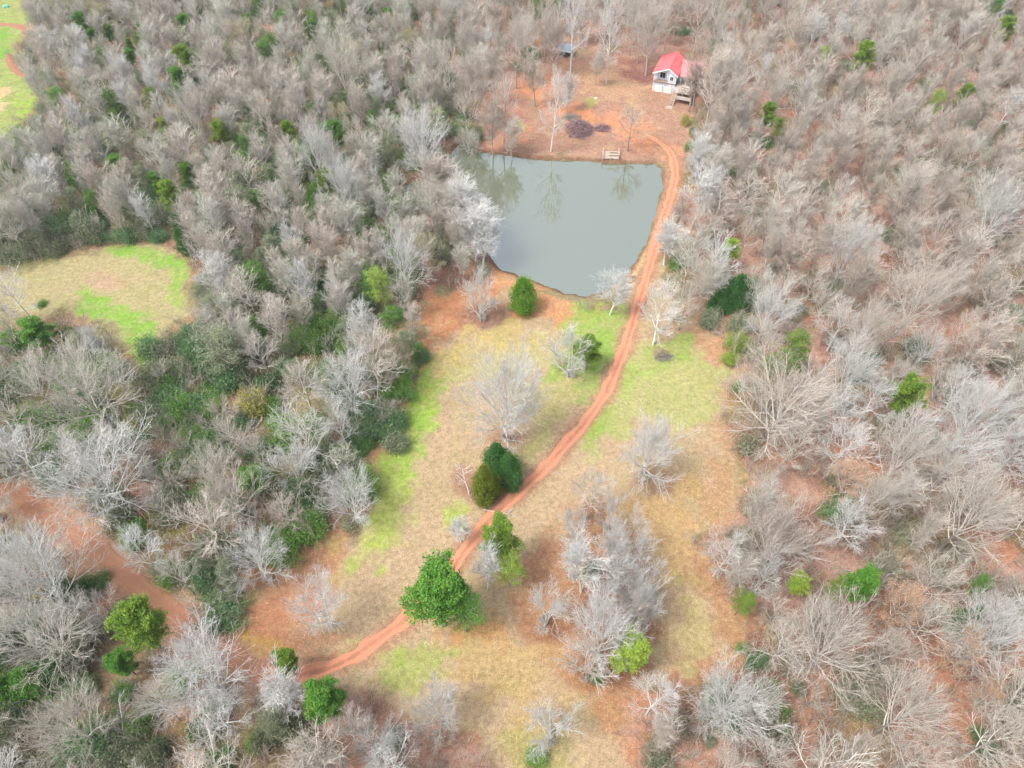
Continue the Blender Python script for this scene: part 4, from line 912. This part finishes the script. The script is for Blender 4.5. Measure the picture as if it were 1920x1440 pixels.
# walls: left bay has a recessed balcony on the upper floor
mb = MB(); mb.box(0, HW, 0.0, DP_, -0.3, 2.85)                   # lower floor
mb.prism([(3.95, 2.85), (HW, 2.85), (HW, EH), (PKX, PKZ-0.12), (3.95, PKZ-0.2)], 0.0, 1.6)
mb.prism([(0, 2.853), (HW, 2.853), (HW, EH-0.003), (PKX, PKZ-0.123), (0, EH-0.003)], 1.603, DP_)
mb.build("wall", WHITE, hs_)
mb = MB(); mb.box(-0.03, HW+0.03, -0.035, DP_+0.03, -0.35, 0.55); mb.build("wall_base", STAIN, hs_)
def slab(pts, t): return [(*p, ) for p in pts]+[(p[0], p[1], p[2]+t) for p in pts]
mb = MB(); o_ = 0.45
mb.hexa(slab([(-o_, -o_, EH-0.25), (PKX, -o_, PKZ), (PKX, DP_+o_, PKZ), (-o_, DP_+o_, EH-0.25)], 0.12))
mb.hexa(slab([(PKX, -o_, PKZ), (HW+o_, -o_, EH-0.3), (HW+o_, DP_+o_, EH-0.3), (PKX, DP_+o_, PKZ)], 0.121))
roof = mb.build("roof", REDM, hs_)
mb = MB(); mb.hexa([(PKX-.15, -o_-.01, PKZ+.10), (PKX+.15, -o_-.01, PKZ+.10), (PKX+.15, DP_+o_+.01, PKZ+.10), (PKX-.15, DP_+o_+.01, PKZ+.10), (PKX-.05, -o_-.01, PKZ+.2), (PKX+.05, -o_-.01, PKZ+.2), (PKX+.05, DP_+o_+.01, PKZ+.2), (PKX-.05, DP_+o_+.01, PKZ+.2)])
mb.build("ridge_cap", REDM, roof)
mb = MB(); mb.hexa([(-o_, -o_-.06, EH-.45), (PKX, -o_-.06, PKZ-.2), (PKX, -o_-.004, PKZ-.2), (-o_, -o_-.004, EH-.45), (-o_, -o_-.06, EH-.12), (PKX, -o_-.06, PKZ+.12), (PKX, -o_-.004, PKZ+.12), (-o_, -o_-.004, EH-.12)])
mb.hexa([(PKX, -o_-.06, PKZ-.2), (HW+o_, -o_-.06, EH-.5), (HW+o_, -o_-.004, EH-.5), (PKX, -o_-.004, PKZ-.2), (PKX, -o_-.06, PKZ+.121), (HW+o_, -o_-.06, EH-.17), (HW+o_, -o_-.004, EH-.17), (PKX, -o_-.004, PKZ+.121)])
mb.build("bargeboard", TRIM, roof)
mb = MB(); mb.box(0.003, 3.94, -0.3, 1.6, 2.86, 2.95); mb.build("balcony_floor", WOOD, hs_)
mb = MB(); mb.box(0.0, 3.94, -0.32, -0.26, 3.75, 3.85); mb.box(0.0, 3.94, -0.32, -0.26, 3.0, 3.08)
for i in range(20): mb.box(0.1+i*0.2, 0.14+i*0.2, -0.31, -0.27, 3.08, 3.75)
mb.build("balcony_rail", RAIL, hs_)
for x0 in (0.0, 3.8): MB().box(x0, x0+0.16, -0.2, -0.04, 2.95, EH+(0.0 if x0 == 0 else 1.2)).build("post", TRIM, hs_)
def window(x0, x1, z0, z1, y, par, bars=1):
    w = MB(); w.box(x0-.08, x1+.08, y-.06, y-.005, z0-.08, z0); w.box(x0-.08, x1+.08, y-.06, y-.005, z1, z1+.08); w.box(x0-.08, x0, y-.06, y-.005, z0, z1); w.box(x1, x1+.08, y-.06, y-.005, z0, z1)
    for i in range(bars): xm = x0+(x1-x0)*(i+1)/(bars+1); w.box(xm-.025, xm+.025, y-.05, y-.008, z0, z1)
    f = w.build("window", TRIM, par); MB().box(x0, x1, y-.03, y-.012, z0, z1).build("pane", GLASS, f)
window(1.5, 3.0, 3.5, 5.1, 1.6, hs_); window(4.75, 5.6, 3.9, 5.0, 0.0, hs_)
def arch_door(x0, x1, h):
    pts = [(x0, 0.02), (x1, 0.02), (x1, h-.45)]
    for k in range(1, 6): a = math.pi/2*k/6; pts.append((x1-.5+.5*math.cos(a), h-.45+.45*math.sin(a)))
    for k in range(0, 6): a = math.pi/2+math.pi/2*k/6; pts.append((x0+.5+.5*math.cos(a), h-.45+.45*math.sin(a)))
    pts.append((x0, h-.45)); m = MB(); m.prism(pts, -0.10, -0.04); d = m.build("garage_door", DOOR, hs_)
    cxm, czm = (x0+x1)/2, h/2; m = MB(); m.prism([(cxm+(a-cxm)*1.09, max(0.0, czm+(c_-czm)*1.09)) for a, c_ in pts], -0.06, -0.037); m.build("door_frame", GREYW, d)
    t = MB()
    for z in (0.55, 1.05, 1.5): t.box(x0+.08, x1-.08, -0.115, -0.102, z, z+.03)
    t.build("panel_seam", STAIN, d)
arch_door(0.7, 2.95, 2.1); arch_door(3.45, 5.7, 2.1)
MB().box(3.1, 3.28, -0.09, -0.003, 0.55, 2.85).build("wall_trim", TRIM, hs_); MB().box(-0.05, HW+.05, -0.12, -0.004, 2.86, 3.06).build("floor_band", RAIL, hs_)
# right wing
w0, w1, wy0, wy1 = HW+.003, HW+6.4, 3.6, 9.6
mb = MB(); mb.box(w0, w1, wy0, wy1, 0.0, 5.2); mb.build("wing_wall", WHITE, hs_)
mb = MB(); mb.hexa(slab([(HW+.1, wy0-2.2, 4.75), (w1+.5, wy0-2.2, 4.75), (w1+.5, wy1-1.6, 6.6), (HW+.1, wy1-1.6, 6.6)], .12)); mb.hexa(slab([(HW+.1, wy1-1.598, 6.6), (w1+.5, wy1-1.598, 6.6), (w1+.5, wy1+1.8, 5.3), (HW+.1, wy1+1.8, 5.3)], .121))
mb.build("wing_roof", REDF, hs_)
window(HW+.5, HW+1.2, 3.5, 4.4, wy0, hs_, 0); window(HW+1.6, HW+2.3, 3.5, 4.4, wy0, hs_, 0); window(HW+4.0, HW+5.4, 2.6, 4.2, wy0, hs_, 1)
MB().box(w1-.6, w1+.5, wy0-2.0, wy0-1.0, 2.4, 6.6).build("chimney", simple("chimney_block", (0.55,0.57,0.6), 0.8), hs_)
for i in range(4): MB().box(HW+1.0+i*1.6, HW+1.16+i*1.6, wy0-2.1, wy0-1.94, 0.0, 4.8).build("porch_post", TRIM, hs_)
MB().box(HW+.2, w1, 0.2, wy0-.01, 2.3, 2.45).build("porch_floor", WOOD, hs_)
# deck with rail, lower deck, stairs
dk = MB()
for i in range(16): dk.box(HW+.1, HW+5.6, -3.2+i*0.21, -3.2+i*0.21+.19, 2.25+(i % 3)*.004, 2.33+(i % 3)*.004)
dk.build("deck_boards", WOOD, hs_)
dk = MB()
for i in range(8): dk.box(HW+1.5, HW+5.8, -5.2+i*0.24, -5.2+i*0.24+.21, 1.5, 1.58)
dk.build("lower_deck_boards", WOOD, hs_)
for x_, y_, z_ in ((HW+.3, -3.1, 3.2), (HW+2.9, -3.1, 3.2), (HW+5.5, -3.1, 3.2), (HW+5.5, -.2, 3.2), (HW+1.6, -5.1, 2.4), (HW+5.7, -5.1, 2.4), (HW+5.7, -3.4, 2.4)): MB().box(x_-.07, x_+.07, y_-.07, y_+.07, -.2, z_).build("deck_post", WOOD, hs_)
MB().box(HW+1.6, HW+5.7, -5.14, -5.08, 2.3, 2.4).box(HW+1.6, HW+5.7, -5.14, -5.08, 1.95, 2.0).build("deck_rail", PWOOD, hs_); MB().box(HW+1.5, HW+5.5, -3.28, -3.22, 3.1, 3.2).box(HW+1.5, HW+5.5, -3.28, -3.22, 2.7, 2.76).build("deck_rail", PWOOD, hs_)
st = MB()
for i in range(13): z = 2.2-i*0.17; y = -3.35-i*0.30; st.box(HW+.2, HW+1.3, y-.28, y, z-.05, z)
st.build("stair", PWOOD, hs_)
for x_ in (HW+.14, HW+1.31): MB().hexa([(x_, -3.2, 2.0), (x_+.06, -3.2, 2.0), (x_+.06, -7.3, -.1), (x_, -7.3, -.1), (x_, -3.2, 3.2), (x_+.06, -3.2, 3.2), (x_+.06, -7.3, .9), (x_, -7.3, .9)][:4]+[(x_, -3.2, 2.3), (x_+.06, -3.2, 2.3), (x_+.06, -7.3, .2), (x_, -7.3, .2)]).build("stringer", PWOOD, hs_)
for x_ in (HW+.14, HW+1.31): MB().hexa([(x_, -3.2, 3.1), (x_+.06, -3.2, 3.1), (x_+.06, -7.3, .95), (x_, -7.3, .95), (x_, -3.2, 3.2), (x_+.06, -3.2, 3.2), (x_+.06, -7.3, 1.05), (x_, -7.3, 1.05)]).build("handrail", PWOOD, hs_)
MB().box(HW-.4, HW+1.6, -9.0, -7.35, -.05, 0.28).build("landing", PWOOD, hs_)
for x_ in (HW-.34, HW+1.54):
    for y_ in (-8.9, -7.45): MB().box(x_-.05, x_+.05, y_-.05, y_+.05, .28, 1.25).build("landing_post", PWOOD, hs_)
MB().box(HW-.38, HW+1.58, -8.96, -8.88, 1.15, 1.25).build("landing_rail", PWOOD, hs_)
# ------------------------------------------------------------------ shed behind the trees
sx, sy = at(1060, 108); sh = link("shed", None); sh.location = (sx, sy, hz(sx, sy)); sh.rotation_euler = (0, 0, -.08); sh.scale = (.8, .8, .85); tag(sh, "small open shed with grey-blue roof behind the yard trees", "shed")
MB().box(-2.4, 2.4, 1.0, 4.2, -.2, 2.1).build("wall", GREYW, sh); MB().hexa(slab([(-2.8, -.8, 2.15), (2.8, -.8, 2.15), (2.8, 4.6, 3.0), (-2.8, 4.6, 3.0)], .12)).build("roof", BLUEROOF, sh)
for x_ in (-2.5, 0, 2.5): MB().box(x_-.09, x_+.09, -.6, -.42, -.2, 2.15).build("post", DARKIN, sh)
MB().box(-2.3, 2.3, .96, .998, 0, 1.9).build("opening", DARKIN, sh)  # dark panel on the closed wall, painting the shed's inner shade as colour
# ------------------------------------------------------------------ dock
dx_, dy_ = at(1145, 300); dko = link("dock", None); dko.location = (dx_, dy_, -0.25); dko.rotation_euler = (0, 0, -.07); tag(dko, "small pale wooden dock with railings on the pond's upper shore", "dock")
m_ = MB()
for i in range(14): m_.box(-2.15, 2.15, 0.0+i*.24, .215+i*.24, .72, .78)
m_.build("deck_boards", PWOOD, dko)
m_ = MB(); m_.box(-2.15, 2.15, -.06, -.003, .5, .79); m_.box(-2.2, -2.153, -.06, 3.36, .5, .77); m_.box(2.153, 2.2, -.06, 3.36, .5, .77); m_.build("fascia", PWOOD, dko)
for x_ in (-2.05, 0, 2.05): MB().box(x_-.08, x_+.08, -.2, -.063, -1.4, 1.75 if x_ else 1.3).build("post", PWOOD, dko)
for x_ in (-2.05, 2.05): MB().box(x_-.07, x_+.07, 3.1, 3.24, -.1, 1.75).build("post", PWOOD, dko)
for x_ in (-2.05, 2.05): MB().box(x_-.1, x_+.1, -.2, 3.4, 1.753, 1.83).box(x_-.03, x_+.03, -.06, 3.1, 1.2, 1.3).build("rail", PWOOD, dko)
m_ = MB(); m_.box(-.6, 1.9, .9, 1.35, 1.1, 1.17); m_.box(-.5, -.4, 1.0, 1.3, .78, 1.1); m_.box(1.7, 1.8, 1.0, 1.3, .78, 1.1); m_.build("bench", PWOOD, dko)
m_ = MB(); m_.box(-.4, 1.7, 2.2, 2.6, 1.15, 1.22); m_.box(-.3, -.2, 2.3, 2.5, .78, 1.15); m_.box(1.5, 1.6, 2.3, 2.5, .78, 1.15); m_.build("bench", PWOOD, dko)
# mooring poles by the shore
x_, y_ = at(1212, 311, WATER_Z); o_ = segs_geo([((0, 0, -1.2), (0, 0, .9), .07, .06), ((-.6, .3, .5), (.7, .1, .62), .04, .03)], 6)
tag(link("mooring_post", mesh_np("mooring_post", o_[0], o_[1], TRUNKD)), "dark post standing in the water at the pond's upper right shore", "post").location = (x_, y_, WATER_Z)
# ------------------------------------------------------------------ brush piles, logs, snags
def pile(px, py, a, b_, h, n, label, mat=BRUSH, seed=1, th=.055, cat="brush pile"):
    g = random.Random(seed); segs = []
    for i in range(n):
        t = g.random()**.5; an = g.uniform(0, 6.28); cx, cy = a*t*math.cos(an), b_*t*math.sin(an); z = h*(1-t*t)*g.uniform(.2, 1.05); L = g.uniform(.5, 1.8); d = rv(g); d.z *= .45; d.normalize()
        p = Vector((cx, cy, max(z, .05))); q = p+d*L; q.z = max(q.z, .02); r = g.uniform(.5, 1.5)*th; mid = p.lerp(q, .5)+rv(g)*.12; mid.z = max(mid.z, .03)
        segs.append((tuple(p), tuple(mid), r, r*.8)); segs.append((tuple(mid), tuple(q), r*.8, r*.4))
    x, y = at(px, py); V, F = segs_geo(segs, 4); o = link("brush_pile", mesh_np("brush_pile", V, F, mat)); o.location = (x, y, hz(x, y)); return tag(o, label, cat)
pile(1086, 245, 3.7, 4.4, 2.5, 1000, "large heap of purplish cut branches in the yard above the pond", seed=3)
pile(1130, 244, 1.7, 1.6, .9, 420, "small heap of purplish branches right of the large brush pile", seed=4)
pile(1243, 672, 1.5, .8, .5, 120, "small pile of dark broken branches on the grass right of the track", TRUNKD, 5, .045)
pile(1072, 222, 2.2, 1.5, .9, 260, "loose grey branches piled at the top of the large brush heap", TWIGD, 6)
def fallen(name, px, py, L, az, label, mat, seed, tilt=0.0, r=.16, cat="fallen tree"):
    g = random.Random(seed); out = {k: [] for k in range(6)}; d0 = Vector((math.cos(az)*math.cos(tilt), math.sin(az)*math.cos(tilt), math.sin(tilt))); p = Vector((0, 0, r+.05)) if tilt < .5 else Vector((0, 0, -.3)); d = d0; rr = r
    for i in range(7):
        d = (d+rv(g)*.06); d.z = d0.z; d.normalize(); q = p+d*L/7; out[0].append((tuple(p), tuple(q), rr, rr*.84))
        if i >= 2:
            for k in range(2):
                nd = (Matrix.Rotation(g.uniform(.6, 1.1), 3, d.cross(rv(g)).normalized()) @ d); nd.z = max(nd.z, .03) if tilt < .5 else nd.z; grow(q, nd, L*g.uniform(.14, .3), rr*.45, 3, 4, (0, 0, 0, 4, 0), .1, g, out, 1, .025)
        p = q; rr *= .84
    x, y = at(px, py); V, F, mi = merge([segs_geo(out[0], 6), segs_geo(out[3]+out[4], 3)]); o = link(name, mesh_np(name, V, F, mat)); o.location = (x, y, hz(x, y)); return tag(o, label, cat)
fallen("dead_snag", 880, 925, 7, 2.2, "bleached white dead snag leaning at the olive cedar's left side", SNAG, 11, 1.3, .12, "dead tree")
fallen("fallen_branch", 905, 955, 5, -.2, "thin pale fallen branch on the grass under the olive cedar", TWIGP, 12, 0, .07, "branch")
fallen("fallen_log", 168, 1420, 6, .1, "bleached white fallen trunk near the bottom left corner", SNAG, 13, .05, .3)
fallen("fallen_log", 238, 1412, 7, 1.9, "bleached broken trunk pointing up beside the white fallen trunk", SNAG, 14, .5, .2)
fallen("fallen_log", 545, 143, 10, .35, "grey log lying in the upper middle wood", TRUNKP, 15, .03, .2)
fallen("fallen_log", 720, 95, 9, -.5, "pale log lying across the dark gully in the upper wood", TWIGP, 16, .05, .17)
fallen("fallen_branch", 1160, 230, 2.5, .8, "thin branch on the bare clay left of the small dark tree", TRUNKD, 17, 0, .05, "branch")
# outlined timber border in the leaves
x, y = at(908, 221); g = random.Random(5); bs = [((-2.6, 1.5, .12), (1.6, .2, .14), .12, .11), ((1.6, .25, .12), (1.1, -1.7, .13), .12, .1), ((1.1, -1.75, .14), (-2.9, -.2, .12), .14, .12)]
V, F = segs_geo(bs, 6); o = link("timber_border", mesh_np("timber_border", V, F, TRUNKD)); o.location = (x, y, hz(x, y)); tag(o, "dark timbers laid in an open rectangle in the leaves left of the yard", "timber border")
def stone(px, py, r, mat, label, name="stone", cat="stone"):
    x, y = at(px, py); bm_ = MB(); g = random.Random(px); n = 8; vs = []; 
    for k in range(3):
        for i in range(n): a = i*6.283/n; q = r*(1, .85, .35)[k]*g.uniform(.8, 1.15); vs.append((q*math.cos(a), q*.75*math.sin(a), r*(-.1, .4, .62)[k]))
    bm_.v = vs; bm_.f = [(k*n+i, k*n+(i+1) % n, (k+1)*n+(i+1) % n, (k+1)*n+i) for k in range(2) for i in range(n)]+[tuple(2*n+i for i in range(n))]
    o = bm_.build(name, mat); o.location = (x, y, hz(x, y)); return tag(o, label, cat)
stone(1117, 185, .45, TRIM, "small white stone on the yard's dry leaves"); stone(1268, 588, .3, TRIM, "tiny pale stone below the leaning bare tree")
TEAL = simple("teal_plastic", (0.16,0.50,0.42), 0.6); stone(11, 13, 1.2, TEAL, "small turquoise tarpaulin bundle on the grass in the top left corner", "tarpaulin", "tarpaulin")
# ------------------------------------------------------------------ labels
LM = [(t[4], t[2], t[3], t[0].name) for t in THINGS if t[4]] + [("red-roofed house", 1250, 140, ''), ("small dock", 1145, 292, ''), ("large brush pile", 1086, 245, ''), ("small blue-roofed shed", 1062, 98, '')]
ORD = ['nearest', 'second nearest', 'third nearest', 'fourth nearest', 'fifth nearest', 'sixth nearest', 'seventh nearest', 'eighth nearest', 'ninth nearest', 'tenth nearest', 'eleventh nearest', 'twelfth nearest']
DIRS = ['right of', 'upper right of', 'above', 'upper left of', 'left of', 'lower left of', 'below', 'lower right of']
NOUN = {'oak': 'broad bare tree', 'mid': 'grey bare tree', 'slim': 'slender bare tree', 'multi': 'low many-stemmed bare tree', 'dense': 'dense bare tree', 'sparse': 'sparse bare tree', 'pine': 'green pine', 'cedar': 'dark cedar', 'cone': 'cone-shaped pine', 'shrub': 'leafy shrub'}
def noun(k):
    f, s = fam(k), k.split('_')[-1]
    if f == 'shrub': return {'blue': 'blue-green shrub', 'grey': 'grey-green shrub', 'mid': 'fresh green shrub', 'lime': 'lime green shrub', 'yellow': 'yellow-green shrub', 'dark': 'dark green shrub', 'thin': 'thin twiggy shrub'}[s]
    if f == 'pine': return {'bright': 'bright green pine', 'mid': 'deep green pine', 'lime': 'yellow-green pine', 'open': 'thin green pine', 'grey': 'grey-green pine'}[s]
    if s == 'orange': return 'orange-leaved tree'
    n = NOUN[f]
    return ('pale ' + n.replace('grey ', '')) if s == 'pale' and f in ('mid', 'slim', 'oak', 'multi') else ('lichen-tinted ' + n if s == 'lichen' else n)
buck = {}
for t in THINGS:
    e, kind, px, py, short, w = t
    right = px > 1300; e_group = {'shrub': 'shrubs growing under the trees', 'pine': 'pines scattered through the woods', 'cedar': 'cedars around the clearing', 'cone': 'pines scattered through the woods'}.get(fam(kind), 'bare trees in the right-hand woods' if right else 'bare trees in the left-hand and upper woods')
    e['group'] = e_group
    if 'label' in e: continue
    best = min(((px-x)**2+(py-y)**2, nm, x, y) for nm, x, y, on in LM if on != e.name)
    a = math.atan2(-(py-best[3]), px-best[2]); k = int(round(a/(math.pi/4))) % 8
    buck.setdefault((noun(kind), best[1], k), []).append((best[0], e))
for (nn, lm, k), lst in buck.items():
    if len(nn.split())+len(lm.split()) > 10: nn = nn.replace('broad bare', 'broad').replace('slender bare', 'slender').replace('bare tree', 'tree')
    lst.sort(key=lambda q: q[0])
    for i, (d, e) in enumerate(lst):
        e['label'] = ("%s %s the %s" % (nn, DIRS[k], lm)) if len(lst) == 1 else ("%s, %s %s the %s" % (nn.replace("many-stemmed ", "").replace("lichen-tinted", "greenish").replace("large oak behind the two", "oak behind the"), ORD[min(i, 11)], DIRS[k], lm))

# ------------------------------------------------------------------ haze
hm = bpy.data.materials.new("haze_air"); hm.use_nodes = True; nt = hm.node_tree; nt.nodes.clear()
ho = nt.nodes.new("ShaderNodeOutputMaterial"); hv = nt.nodes.new("ShaderNodeVolumePrincipled"); hv.inputs['Density'].default_value = 0.00015; hv.inputs['Color'].default_value = (0.93,0.95,0.98,1); hv.inputs['Anisotropy'].default_value = 0.2
nt.links.new(hv.outputs[0], ho.inputs['Volume'])
tag(MB().box(-1550, 1550, -1350, 1750, -5, 108).build("haze", hm), "thin pale haze in the air over the woods", kind='stuff')
